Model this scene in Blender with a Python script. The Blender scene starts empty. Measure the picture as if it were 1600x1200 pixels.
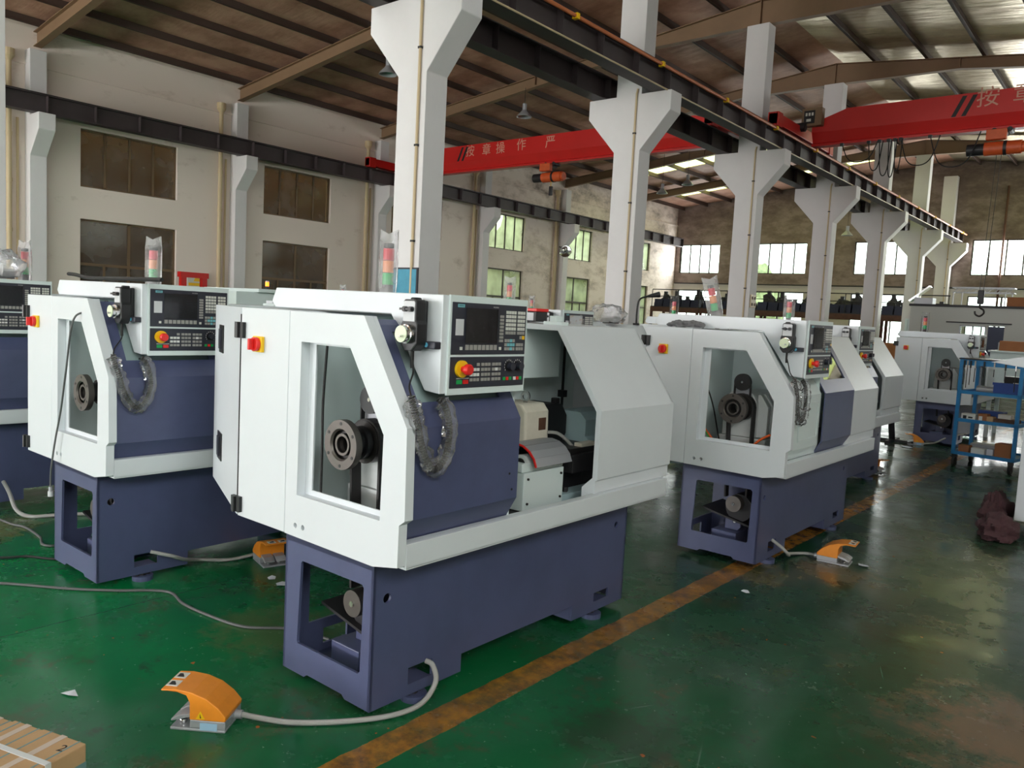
import bpy, math, random
from mathutils import Vector, Matrix, geometry, noise
random.seed(7)
S = bpy.context.scene
COL = S.collection
PI = math.pi

# ------------------------------------------------------------------ materials
def lin(c):
    return tuple(((v/255)/12.92 if v/255 <= .04045 else ((v/255+.055)/1.055)**2.4) for v in c) + (1,)

def mat(name, rgb, rough=.5, metal=0, var=0, vscale=3, bump=0, bscale=60, rgb2=None, coat=0, emit=0, spec=.5):
    m = bpy.data.materials.new(name); m.use_nodes = True
    nt = m.node_tree; b = nt.nodes['Principled BSDF']; L = nt.links
    b.inputs['Roughness'].default_value = rough; b.inputs['Metallic'].default_value = metal
    b.inputs['Specular IOR Level'].default_value = spec
    b.inputs['Coat Weight'].default_value = coat
    b.inputs['Base Color'].default_value = lin(rgb)
    if emit:
        b.inputs['Emission Color'].default_value = lin(rgb); b.inputs['Emission Strength'].default_value = emit
    tc = None
    if var or bump: tc = nt.nodes.new('ShaderNodeTexCoord')
    if var:
        n = nt.nodes.new('ShaderNodeTexNoise'); n.inputs['Scale'].default_value = vscale; n.inputs['Detail'].default_value = 6
        n.inputs['Roughness'].default_value = .65
        L.new(tc.outputs['Object'], n.inputs['Vector'])
        r = nt.nodes.new('ShaderNodeValToRGB')
        c1 = lin(rgb); c2 = lin(rgb2) if rgb2 else tuple(v*(1-var) for v in c1[:3]) + (1,)
        r.color_ramp.elements[0].position = .42; r.color_ramp.elements[1].position = .42 + .3*max(.05, min(1, 1-var*.5))
        r.color_ramp.elements[0].color = c1; r.color_ramp.elements[1].color = c2
        L.new(n.outputs['Fac'], r.inputs['Fac']); L.new(r.outputs['Color'], b.inputs['Base Color'])
    if bump:
        n2 = nt.nodes.new('ShaderNodeTexNoise'); n2.inputs['Scale'].default_value = bscale; n2.inputs['Detail'].default_value = 4
        L.new(tc.outputs['Object'], n2.inputs['Vector'])
        bp = nt.nodes.new('ShaderNodeBump'); bp.inputs['Strength'].default_value = bump; bp.inputs['Distance'].default_value = .02
        L.new(n2.outputs['Fac'], bp.inputs['Height']); L.new(bp.outputs['Normal'], b.inputs['Normal'])
    return m

M = {}
M['white'] = mat('machine_white_paint', (219, 224, 229), .38, var=.04, vscale=2)
M['slate'] = mat('slate_blue_paint', (80, 86, 120), .36, var=.14, vscale=3.5, bump=.05, bscale=250)
M['slate_gloss'] = mat('slate_blue_gloss_paint', (80, 85, 118), .26, var=.10, vscale=5)
M['interior'] = mat('grey_green_paint', (218, 230, 230), .42)
M['casting'] = mat('cast_grey_paint', (206, 210, 210), .5, bump=.1, bscale=120)
M['ivory'] = mat('ivory_paint', (228, 220, 204), .5, var=.08, vscale=20)
M['teal'] = mat('pale_teal_paint', (178, 202, 208), .4)
M['black'] = mat('black_plastic', (24, 25, 28), .42)
M['rubber'] = mat('black_rubber', (20, 20, 21), .65)
M['panel_black'] = mat('panel_charcoal', (44, 46, 58), .45)
M['screen'] = mat('screen_glass', (20, 21, 28), .12, spec=.6)
M['film'] = mat('crinkled_film', (30, 31, 40), .08, bump=.5, bscale=22, coat=.6)
M['key'] = mat('key_grey', (212, 212, 206), .5)
M['key_dark'] = mat('key_dark_grey', (158, 156, 152), .5)
M['key_teal'] = mat('key_teal', (120, 190, 200), .5)
M['key_white'] = mat('key_white', (228, 228, 226), .5)
M['yellow'] = mat('yellow_plastic', (246, 196, 20), .4)
M['red'] = mat('red_plastic', (226, 40, 36), .35)
M['green_key'] = mat('green_plastic', (16, 160, 80), .4)
M['lens_red'] = mat('lens_red', (222, 80, 90), .25)
M['lens_amber'] = mat('lens_amber', (244, 150, 90), .25)
M['lens_green'] = mat('lens_green', (40, 180, 100), .25)
M['steel'] = mat('machined_steel', (100, 95, 92), .42, metal=.7)
M['darksteel'] = mat('dark_steel', (60, 58, 58), .4, metal=.7)
M['chrome'] = mat('chrome', (210, 210, 210), .12, metal=1)
M['iron'] = mat('dark_iron', (44, 43, 46), .5, metal=.3)
M['belt'] = mat('belt_rubber', (34, 32, 33), .6)
M['cream'] = mat('cream_dial', (224, 236, 204), .4)
M['face'] = mat('pendant_face', (206, 208, 212), .45)
M['bluedot'] = mat('blue_dot', (90, 170, 200), .4)
M['orange'] = mat('orange_paint', (240, 146, 40), .42, var=.06, vscale=30)
M['alu'] = mat('cast_aluminium', (170, 172, 178), .4, metal=.35)
M['labelblue'] = mat('pale_blue_label', (160, 196, 224), .5)
M['hose'] = mat('braided_hose', (186, 186, 184), .38, metal=.5, bump=.5, bscale=400)
M['cable'] = mat('grey_cable', (84, 86, 86), .55)
M['cord_orange'] = mat('orange_cord', (240, 104, 40), .5)
M['cord_green'] = mat('green_cord', (70, 160, 70), .5)
M['plaster'] = mat('column_whitewash', (222, 218, 219), .85, var=.05, vscale=1.2, bump=.12, bscale=9)
M['beige'] = mat('beige_pvc', (200, 178, 142), .5)
M['rafter'] = mat('rafter_paint', (136, 108, 82), .6, var=.15, vscale=1)
M['purlin'] = mat('purlin_brown', (74, 56, 48), .7)
M['girder'] = mat('girder_brown_paint', (68, 58, 60), .6, var=.2, vscale=2)
M['rail_orange'] = mat('conductor_orange', (196, 110, 62), .5)
M['crane_red'] = mat('crane_red_paint', (206, 34, 30), .42, var=.08, vscale=1)
M['crane_text'] = mat('faded_lettering', (214, 160, 140), .7)
M['hoist'] = mat('hoist_orange', (216, 92, 44), .5, var=.15, vscale=8)
M['rust'] = mat('rust_brown', (92, 60, 44), .75, var=.3, vscale=6)
M['blue'] = mat('trolley_blue_paint', (44, 130, 190), .42, var=.12, vscale=12)
M['crate'] = mat('crate_blue', (40, 70, 140), .5)
M['crate_dark'] = mat('crate_dark_blue', (28, 34, 58), .6)
M['carton'] = mat('cardboard', (196, 158, 116), .8, var=.10, vscale=8)
M['carton_dark'] = mat('cardboard_brown', (160, 104, 66), .8, var=.12, vscale=8)
M['strap'] = mat('white_strap', (222, 222, 222), .4)
M['tape'] = mat('tape_teal', (110, 146, 146), .4)
M['tape_clear'] = mat('tape_pale', (206, 186, 170), .3)
M['paper'] = mat('paper', (226, 228, 236), .8)
M['board'] = mat('notice_board_blue', (70, 150, 178), .4, var=.15, vscale=8)
M['cloth'] = mat('maroon_cloth', (84, 56, 60), .95, var=.2, vscale=14)
M['rag'] = mat('grey_rag', (120, 120, 122), .95, var=.4, vscale=24)
M['sash'] = mat('window_sash', (66, 58, 50), .6)
M['sash_brown'] = mat('window_sash_brown', (112, 90, 66), .6)
M['partition'] = mat('partition_plaster', (206, 208, 204), .85)
M['hedge'] = mat('hedge_green', (140, 152, 112), .9, var=.5, vscale=1.5)
M['brownwall'] = mat('brown_render', (120, 106, 82), .9, var=.15, vscale=.5)
M['mark'] = mat('black_print', (28, 26, 28), .6)
M['concrete'] = mat('yard_concrete', (180, 178, 170), .9)
M['sign_white'] = mat('sign_white', (220, 218, 210), .6)
M['doorblue'] = mat('dark_blue_door', (50, 58, 86), .5)
M['beacon'] = mat('lit_orange_lens', (255, 130, 30), .3, emit=4)
M['bulb'] = mat('lit_lamp', (255, 255, 250), .3, emit=8)

def wallmat(nm='whitewashed_wall', ca=(236, 222, 212), cb=(216, 200, 188), cc=(110, 100, 92), dado=None):
    m = mat(nm, (206, 198, 190), .9, bump=.15, bscale=5)
    nt = m.node_tree; L = nt.links; b = nt.nodes['Principled BSDF']
    g = nt.nodes.new('ShaderNodeNewGeometry'); sp = nt.nodes.new('ShaderNodeSeparateXYZ'); L.new(g.outputs['Position'], sp.inputs['Vector'])
    n = nt.nodes.new('ShaderNodeTexNoise'); n.inputs['Scale'].default_value = 1.1; n.inputs['Detail'].default_value = 8; n.inputs['Roughness'].default_value = .7
    mp = nt.nodes.new('ShaderNodeMapping'); mp.inputs['Scale'].default_value = (.7, .7, 1.4)
    L.new(g.outputs['Position'], mp.inputs['Vector']); L.new(mp.outputs['Vector'], n.inputs['Vector'])
    # mould is confined to the far bays (y > 24) and grows towards the top
    my = nt.nodes.new('ShaderNodeMapRange'); my.inputs['From Min'].default_value = 23; my.inputs['From Max'].default_value = 30
    my.inputs['To Min'].default_value = -.16; my.inputs['To Max'].default_value = .0; L.new(sp.outputs['Y'], my.inputs['Value'])
    mz = nt.nodes.new('ShaderNodeMapRange'); mz.inputs['From Min'].default_value = 1; mz.inputs['From Max'].default_value = 9
    mz.inputs['To Min'].default_value = -.05; mz.inputs['To Max'].default_value = .05; L.new(sp.outputs['Z'], mz.inputs['Value'])
    a = nt.nodes.new('ShaderNodeMath'); a.operation = 'ADD'; L.new(n.outputs['Fac'], a.inputs[0]); L.new(my.outputs['Result'], a.inputs[1])
    a2 = nt.nodes.new('ShaderNodeMath'); a2.operation = 'ADD'; L.new(a.outputs[0], a2.inputs[0]); L.new(mz.outputs['Result'], a2.inputs[1])
    r = nt.nodes.new('ShaderNodeValToRGB'); e = r.color_ramp.elements
    e[0].position = .44; e[0].color = lin(ca); e[1].position = .78; e[1].color = lin(cc)
    x = r.color_ramp.elements.new(.55); x.color = lin(cb)
    L.new(a2.outputs[0], r.inputs['Fac']); L.new(r.outputs['Color'], b.inputs['Base Color'])
    if dado:
        lt = nt.nodes.new('ShaderNodeMath'); lt.operation = 'LESS_THAN'; lt.inputs[1].default_value = 4.05; L.new(sp.outputs['Z'], lt.inputs[0])
        mx = nt.nodes.new('ShaderNodeMix'); mx.data_type = 'RGBA'; L.new(lt.outputs[0], mx.inputs[0]); L.new(r.outputs['Color'], mx.inputs[6]); mx.inputs[7].default_value = lin(dado)
        L.new(mx.outputs[2], b.inputs['Base Color'])
    return m
M['wall'] = wallmat()
M['wall_end'] = wallmat('backlit_end_wall', (142, 127, 121), (122, 106, 99), (82, 70, 64), (196, 190, 184))  # upper wall colours darkened to carry the shade of a backlit wall

def floormat():
    m = bpy.data.materials.new('green_epoxy_floor'); m.use_nodes = True
    nt = m.node_tree; L = nt.links; b = nt.nodes['Principled BSDF']
    N = nt.nodes.new
    g = N('ShaderNodeNewGeometry'); P = g.outputs['Position']
    sp = N('ShaderNodeSeparateXYZ'); L.new(P, sp.inputs['Vector'])
    def noi(scale, det=6, rough=.6, sc=(1, 1, 1)):
        mp = N('ShaderNodeMapping'); mp.inputs['Scale'].default_value = sc; L.new(P, mp.inputs['Vector'])
        n = N('ShaderNodeTexNoise'); n.inputs['Scale'].default_value = scale; n.inputs['Detail'].default_value = det
        n.inputs['Roughness'].default_value = rough; L.new(mp.outputs['Vector'], n.inputs['Vector']); return n.outputs['Fac']
    def ramp(f, *els):
        r = N('ShaderNodeValToRGB'); e = r.color_ramp.elements
        e[0].position, e[0].color = els[0]; e[1].position, e[1].color = els[1]
        for p, c in els[2:]:
            q = e.new(p); q.color = c
        L.new(f, r.inputs['Fac']); return r.outputs['Color']
    def mix(fac, a, c, mode='MIX'):
        x = N('ShaderNodeMix'); x.data_type = 'RGBA'; x.blend_type = mode
        if isinstance(fac, float): x.inputs[0].default_value = fac
        else: L.new(fac, x.inputs[0])
        for v, i in ((a, 6), (c, 7)):
            if isinstance(v, tuple): x.inputs[i].default_value = v
            else: L.new(v, x.inputs[i])
        return x.outputs[2]
    def mth(op, a, c=None):
        x = N('ShaderNodeMath'); x.operation = op
        for v, i in ((a, 0), (c, 1)):
            if v is None: continue
            if isinstance(v, (int, float)): x.inputs[i].default_value = v
            else: L.new(v, x.inputs[i])
        return x.outputs[0]
    W, K = (1, 1, 1, 1), (0, 0, 0, 1)
    base = ramp(noi(.55, 8), (.36, lin((6, 128, 68))), (.70, lin((20, 92, 58))))
    # colour shifts greyer and darker towards the right and far aisle
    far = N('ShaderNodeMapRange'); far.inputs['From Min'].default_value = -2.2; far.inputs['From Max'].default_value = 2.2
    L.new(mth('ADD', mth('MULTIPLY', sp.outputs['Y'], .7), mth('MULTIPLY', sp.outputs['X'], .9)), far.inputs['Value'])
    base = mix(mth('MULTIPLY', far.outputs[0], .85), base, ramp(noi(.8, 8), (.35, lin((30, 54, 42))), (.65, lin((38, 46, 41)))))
    dirt = ramp(noi(1.7, 9, .74), (.50, K), (.70, W))
    base = mix(mth('MULTIPLY', dirt, .75), base, lin((58, 66, 46)))
    rub = ramp(noi(3.4, 9, .78), (.57, K), (.66, W))
    base = mix(mth('MULTIPLY', rub, .5), base, lin((92, 84, 54)))
    pale = ramp(noi(.9, 9, .7, (1.3, .8, 1)), (.52, K), (.74, W))
    base = mix(mth('MULTIPLY', pale, .3), base, lin((70, 120, 92)))
    blot = ramp(noi(6, 8, .7), (.60, K), (.68, W))
    base = mix(mth('MULTIPLY', blot, .6), base, lin((40, 50, 40)))
    # pale scratches and paint chips
    chips = ramp(noi(34, 3, .6), (.70, K), (.715, W))
    base = mix(mth('MULTIPLY', chips, .7), base, lin((150, 180, 160)))
    def streak(rot, fx, fy, thr, mask):
        mp = N('ShaderNodeMapping'); mp.inputs['Rotation'].default_value = (0, 0, rot)
        m3 = N('ShaderNodeMapping'); m3.inputs['Scale'].default_value = (fx, fy, 1)
        L.new(P, mp.inputs['Vector']); L.new(mp.outputs['Vector'], m3.inputs['Vector'])
        n = N('ShaderNodeTexNoise'); n.inputs['Scale'].default_value = 1; n.inputs['Detail'].default_value = 1.5; L.new(m3.outputs['Vector'], n.inputs['Vector'])
        return mth('MULTIPLY', ramp(n.outputs['Fac'], (thr, K), (thr+.02, W)), ramp(mask, (.52, K), (.62, W)))
    base = mix(mth('MULTIPLY', streak(.5, 45, .9, .71, noi(1.1, 4)), .55), base, lin((130, 160, 144)))
    base = mix(mth('MULTIPLY', streak(-.35, 50, 1.2, .72, noi(1.4, 4)), .5), base, lin((120, 150, 132)))
    base = mix(mth('MULTIPLY', streak(1.3, 30, .5, .70, noi(.8, 4)), .45), base, lin((24, 34, 28)))
    def spot(cx, cy, r, col, k, base):
        d = N('ShaderNodeVectorMath'); d.operation = 'DISTANCE'; d.inputs[1].default_value = (cx, cy, 0); L.new(P, d.inputs[0])
        v = mth('ADD', mth('DIVIDE', d.outputs['Value'], r), mth('MULTIPLY', mth('SUBTRACT', noi(4.5, 9, .8), .5), 3.6))
        return mix(mth('MULTIPLY', ramp(v, (.45, W), (1.0, K)), k), base, lin(col))
    base = spot(-.30, 3.72, .5, (128, 98, 74), .7, base)
    base = spot(-1.6, 5.36, .35, (120, 100, 66), .7, base)
    base = spot(-1.95, 4.9, .30, (112, 96, 58), .6, base)
    base = spot(-5.9, 1.75, .4, (124, 110, 60), .6, base)
    base = spot(-3.2, 2.25, .4, (100, 112, 70), .5, base)
    base = spot(-1.5, 2.6, .3, (52, 46, 42), .5, base)
    odots = ramp(noi(21, 2, .5), (.735, K), (.745, W))
    base = mix(mth('MULTIPLY', mth('MULTIPLY', odots, ramp(noi(.9, 3), (.5, K), (.56, W))), .8), base, lin((200, 104, 50)))
    # yellow aisle line along Y
    wob = mth('MULTIPLY', mth('SUBTRACT', noi(5, 5, .7), .5), .035)
    xx = mth('ADD', sp.outputs['X'], wob)
    band = mth('LESS_THAN', mth('ABSOLUTE', mth('SUBTRACT', xx, -2.062)), .073)
    worn = ramp(noi(6, 8, .75), (.40, W), (.70, K))
    ycol = ramp(noi(9, 6, .7), (.38, lin((184, 124, 44))), (.62, lin((104, 74, 44))))
    base = mix(mth('MULTIPLY', band, mth('ADD', mth('MULTIPLY', worn, .35), .62)), base, ycol)
    # slab joints
    def joint(out, period, off, w):
        f = mth('ABSOLUTE', mth('SUBTRACT', mth('FRACT', mth('DIVIDE', mth('ADD', out, off), period)), .5))
        return mth('LESS_THAN', f, w/period)
    jj = mth('MAXIMUM', joint(mth('ADD', sp.outputs['Y'], wob), 6, 2.6, .004), joint(mth('ADD', sp.outputs['X'], wob), 6, 1.0, .004))
    base = mix(mth('MULTIPLY', jj, .6), base, lin((30, 44, 36)))
    L.new(base, b.inputs['Base Color']); b.inputs['Specular IOR Level'].default_value = .4
    rg = N('ShaderNodeMapRange'); rg.inputs['From Min'].default_value = .35; rg.inputs['From Max'].default_value = .7
    rg.inputs['To Min'].default_value = .12; rg.inputs['To Max'].default_value = .42
    L.new(noi(1.6, 6, .7), rg.inputs['Value']); L.new(rg.outputs[0], b.inputs['Roughness'])
    bp = N('ShaderNodeBump'); bp.inputs['Strength'].default_value = .08; bp.inputs['Distance'].default_value = .02
    L.new(noi(4.0, 6, .6, (1, 1, 1)), bp.inputs['Height']); L.new(bp.outputs['Normal'], b.inputs['Normal'])
    return m
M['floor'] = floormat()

def foilmat(name, a, c, rough, metal):
    m = mat(name, a, rough, metal=metal, var=.35, vscale=.9, rgb2=c)
    nt = m.node_tree; L = nt.links; b = nt.nodes['Principled BSDF']
    g = nt.nodes.new('ShaderNodeNewGeometry')
    mp = nt.nodes.new('ShaderNodeMapping'); mp.inputs['Scale'].default_value = (.6, 3.5, 1)
    n = nt.nodes.new('ShaderNodeTexNoise'); n.inputs['Scale'].default_value = 1.6; n.inputs['Detail'].default_value = 5
    L.new(g.outputs['Position'], mp.inputs['Vector']); L.new(mp.outputs['Vector'], n.inputs['Vector'])
    bp = nt.nodes.new('ShaderNodeBump'); bp.inputs['Strength'].default_value = .4 if metal > .3 else .14; bp.inputs['Distance'].default_value = .12
    L.new(n.outputs['Fac'], bp.inputs['Height']); L.new(bp.outputs['Normal'], b.inputs['Normal'])
    return m
M['foil_left'] = foilmat('dull_brown_foil', (200, 154, 132), (158, 112, 92), .6, 0)
M['foil_right'] = foilmat('silver_foil', (214, 200, 174), (172, 152, 122), .32, .72)

def thinglass(name, tint, gloss=.08, rough=.02, frost=0.0, fscale=30, trans=None):
    m = bpy.data.materials.new(name); m.use_nodes = True
    nt = m.node_tree; nt.nodes.clear(); N = nt.nodes.new; L = nt.links
    o = N('ShaderNodeOutputMaterial'); t = N('ShaderNodeBsdfTransparent'); t.inputs['Color'].default_value = lin(tint)
    gl = N('ShaderNodeBsdfGlossy'); gl.inputs['Roughness'].default_value = rough
    lw = N('ShaderNodeLayerWeight'); lw.inputs['Blend'].default_value = gloss*2
    mx = N('ShaderNodeMixShader'); L.new(lw.outputs['Fresnel'], mx.inputs[0]); L.new(t.outputs[0], mx.inputs[1]); L.new(gl.outputs[0], mx.inputs[2])
    out = mx.outputs[0]
    if frost:
        d = N('ShaderNodeBsdfTranslucent' if trans else 'ShaderNodeBsdfDiffuse'); d.inputs['Color'].default_value = lin(trans) if trans else (.8, .8, .8, 1)
        n = N('ShaderNodeTexNoise'); n.inputs['Scale'].default_value = fscale; tc = N('ShaderNodeTexCoord'); L.new(tc.outputs['Object'], n.inputs['Vector'])
        r = N('ShaderNodeMapRange'); r.inputs['From Min'].default_value = .3; r.inputs['From Max'].default_value = .7
        r.inputs['To Min'].default_value = frost*.4; r.inputs['To Max'].default_value = min(1, frost*1.6); L.new(n.outputs['Fac'], r.inputs['Value'])
        m2 = N('ShaderNodeMixShader'); L.new(r.outputs[0], m2.inputs[0]); L.new(out, m2.inputs[1]); L.new(d.outputs[0], m2.inputs[2]); out = m2.outputs[0]
    L.new(out, o.inputs['Surface'])
    return m
M['glass'] = thinglass('window_glass', (236, 244, 238))
M['glass_dirty'] = thinglass('dirty_window_glass', (150, 138, 112), .1, .1, .08, 1.5)
M['glass_milky'] = thinglass('milky_window_glass', (222, 228, 212), .08, .1, .5, 1.2, (206, 216, 190))
M['glass_clear'] = thinglass('guard_window', (238, 242, 242), .1)
M['poly'] = thinglass('plastic_bag_film', (246, 246, 248), .09, .08, .06, 7)
M['sleeve'] = thinglass('crinkled_sleeve_film', (250, 250, 252), .10, .07, .12, 14)
M['film_thin'] = thinglass('screen_film', (225, 225, 230), .12, .12, .012, 5)
M['poly_milky'] = thinglass('milky_plastic_bag', (244, 244, 246), .07, .15, .27, 7)

def skymat(nm='translucent_roof_panel', c1=(226, 232, 230), c2=(230, 236, 234)):
    m = bpy.data.materials.new(nm); m.use_nodes = True
    nt = m.node_tree; nt.nodes.clear(); N = nt.nodes.new; L = nt.links
    o = N('ShaderNodeOutputMaterial'); t = N('ShaderNodeBsdfTranslucent'); t.inputs['Color'].default_value = lin(c1)
    tr = N('ShaderNodeBsdfTransparent'); tr.inputs['Color'].default_value = lin(c2)
    mx = N('ShaderNodeMixShader'); mx.inputs[0].default_value = .38
    L.new(t.outputs[0], mx.inputs[1]); L.new(tr.outputs[0], mx.inputs[2]); L.new(mx.outputs[0], o.inputs['Surface'])
    return m
M['skylight'] = skymat()
M['skylight_aged'] = skymat('yellowed_roof_panel', (222, 230, 176), (228, 234, 196))

# ------------------------------------------------------------------ mesh builder
MESHES = {}
class MB:
    def __init__(s): s.v = []; s.f = []; s.m = []; s.mats = []
    def mi(s, m):
        if m not in s.mats: s.mats.append(m)
        return s.mats.index(m)
    def add(s, vs, fs, m):
        k = len(s.v); i = s.mi(m); s.v += [tuple(v) for v in vs]
        for f in fs: s.f.append(tuple(k+a for a in f)); s.m.append(i)
        return s
    def box(s, x0, x1, y0, y1, z0, z1, m):
        vs = [(x, y, z) for z in (z0, z1) for y in (y0, y1) for x in (x0, x1)]
        return s.add(vs, [(0, 2, 3, 1), (4, 5, 7, 6), (0, 1, 5, 4), (2, 6, 7, 3), (0, 4, 6, 2), (1, 3, 7, 5)], m)
    def xbox(s, mtx, sx, sy, sz, m):
        vs = [mtx @ Vector((x, y, z)) for z in (-sz/2, sz/2) for y in (-sy/2, sy/2) for x in (-sx/2, sx/2)]
        return s.add(vs, [(0, 2, 3, 1), (4, 5, 7, 6), (0, 1, 5, 4), (2, 6, 7, 3), (0, 4, 6, 2), (1, 3, 7, 5)], m)
    def bar(s, p, q, w, h, m, up=(0, 0, 1)):
        p = Vector(p); q = Vector(q); d = (q-p); l = d.length; d.normalize(); u = Vector(up)
        r = d.cross(u)
        if r.length < 1e-4: r = d.cross(Vector((1, 0, 0)))
        r.normalize(); u = r.cross(d)
        mt = Matrix((r, d, u)).transposed().to_4x4(); mt.translation = (p+q)/2
        return s.xbox(mt, w, l, h, m)
    def plate(s, axis, outer, a0, a1, m, holes=()):
        def P(a, u, v): return (a, u, v) if axis == 'x' else (u, a, v) if axis == 'y' else (u, v, a)
        loops = [list(outer)] + [list(h) for h in holes]
        flat = [p for l in loops for p in l]; n = len(flat)
        tris = geometry.tessellate_polygon([[Vector((p[0], p[1], 0)) for p in l] for l in loops])
        vs = [P(a0, *p) for p in flat] + [P(a1, *p) for p in flat]
        fs = []
        for t in tris:
            fs.append(tuple(t)); fs.append(tuple(n+i for i in reversed(t)))
        k = 0
        for l in loops:
            c = len(l)
            for i in range(c):
                j = (i+1) % c; fs.append((k+i, k+j, n+k+j, n+k+i))
            k += c
        return s.add(vs, fs, m)
    def strip(s, axis, pts, t, a0, a1, m):
        """folded sheet: open polyline, thickness t towards its left side, extruded along axis"""
        n = len(pts); off = []
        for i in range(n):
            ds = []
            if i > 0: ds.append((Vector(pts[i])-Vector(pts[i-1])).normalized())
            if i < n-1: ds.append((Vector(pts[i+1])-Vector(pts[i])).normalized())
            ns = [Vector((-d.y, d.x)) for d in ds]; nn = ns[0] if len(ns) == 1 else (ns[0]+ns[1])/(1+ns[0].dot(ns[1]))
            off.append(tuple(Vector(pts[i])+nn*t))
        return s.plate(axis, list(pts)+off[::-1], a0, a1, m)
    def cyl(s, p, q, r, m, r2=None, n=20, caps=True):
        p = Vector(p); q = Vector(q); d = (q-p).normalized(); r2 = r if r2 is None else r2
        a = d.orthogonal().normalized(); b = d.cross(a)
        vs = []
        for c, rr in ((p, r), (q, r2)):
            for i in range(n):
                t = 2*PI*i/n; vs.append(c+(a*math.cos(t)+b*math.sin(t))*rr)
        fs = [(i, (i+1) % n, n+(i+1) % n, n+i) for i in range(n)]
        if caps: fs += [tuple(range(n-1, -1, -1)), tuple(range(n, 2*n))]
        return s.add(vs, fs, m)
    def ring(s, p, q, r, ri, m, n=28):
        return s.lathe(p, q, [(ri, 0), (r, 0), (r, 1), (ri, 1), (ri, 0)], m, n)
    def lathe(s, p, q, prof, m, n=28):
        p = Vector(p); q = Vector(q); d = q-p; dn = d.normalized(); a = dn.orthogonal().normalized(); b = dn.cross(a)
        vs = []
        for r, h in prof:
            for i in range(n):
                t = 2*PI*i/n; vs.append(p+d*h+(a*math.cos(t)+b*math.sin(t))*r)
        fs = []
        for k in range(len(prof)-1):
            for i in range(n):
                j = (i+1) % n; fs.append((k*n+i, k*n+j, (k+1)*n+j, (k+1)*n+i))
        return s.add(vs, fs, m)
    def tube(s, pts, r, m, n=8, smooth=0, caps=True):
        pts = [Vector(p) for p in pts]
        if smooth: pts = catmull(pts, smooth)
        k = len(pts); vs = []; up = None
        rr = r if callable(r) else (lambda i: r)
        for i in range(k):
            d = (pts[min(i+1, k-1)]-pts[max(i-1, 0)]).normalized()
            if up is None: up = d.orthogonal().normalized()
            up = (up-d*up.dot(d)).normalized(); b = d.cross(up)
            for j in range(n):
                t = 2*PI*j/n; vs.append(pts[i]+(up*math.cos(t)+b*math.sin(t))*rr(i))
        fs = [(i*n+j, i*n+(j+1) % n, (i+1)*n+(j+1) % n, (i+1)*n+j) for i in range(k-1) for j in range(n)]
        if caps: fs += [tuple(range(n-1, -1, -1)), tuple(range((k-1)*n, k*n))]
        return s.add(vs, fs, m)
    def blob(s, c, r, m, seed=0, amp=.25, fr=3, n=16, flat=False):
        c = Vector(c); vs = []; fs = []; h = n//2
        for i in range(h+1):
            for j in range(n):
                th = PI*i/h; ph = 2*PI*j/n
                d = Vector((math.sin(th)*math.cos(ph), math.sin(th)*math.sin(ph), math.cos(th)))
                k = 1+amp*noise.noise(d*fr+Vector((seed*7.1, seed*3.3, 0)))+amp*.5*noise.noise(d*fr*2.7+Vector((seed, 0, 5)))
                q = Vector((d.x*r[0], d.y*r[1], d.z*r[2]))*k
                if flat and q.z < -r[2]*.55: q.z = -r[2]*.55
                vs.append(c+q)
        for i in range(h):
            for j in range(n): fs.append((i*n+j, (i+1)*n+j, (i+1)*n+(j+1) % n, i*n+(j+1) % n))
        return s.add(vs, fs, m)
    def build(s, name, parent=None, smooth=False, bevel=0, key=None, loc=None):
        me = MESHES.get(key) if key else None
        if me is None:
            me = bpy.data.meshes.new(name); me.from_pydata(s.v, [], s.f); me.update()
            for m in s.mats: me.materials.append(M[m])
            me.polygons.foreach_set('material_index', s.m)
            import bmesh
            bm = bmesh.new(); bm.from_mesh(me); bmesh.ops.recalc_face_normals(bm, faces=bm.faces); bm.to_mesh(me); bm.free()
            if smooth:
                me.polygons.foreach_set('use_smooth', [True]*len(me.polygons))
                try: me.set_sharp_from_angle(angle=math.radians(38))
                except Exception: pass
            if key: MESHES[key] = me
        o = bpy.data.objects.new(name, me); COL.objects.link(o)
        if parent: o.parent = parent
        if loc: o.location = loc
        if bevel:
            b = o.modifiers.new('bevel', 'BEVEL'); b.width = bevel; b.segments = 2; b.limit_method = 'ANGLE'; b.angle_limit = math.radians(40)
        return o

def catmull(p, k):
    out = []; n = len(p)
    for i in range(n-1):
        p0, p1, p2, p3 = p[max(i-1, 0)], p[i], p[i+1], p[min(i+2, n-1)]
        for j in range(k):
            t = j/k
            out.append(.5*((2*p1)+(p2-p0)*t+(2*p0-5*p1+4*p2-p3)*t*t+(3*p1-p0-3*p2+p3)*t**3))
    out.append(p[-1]); return out

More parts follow.
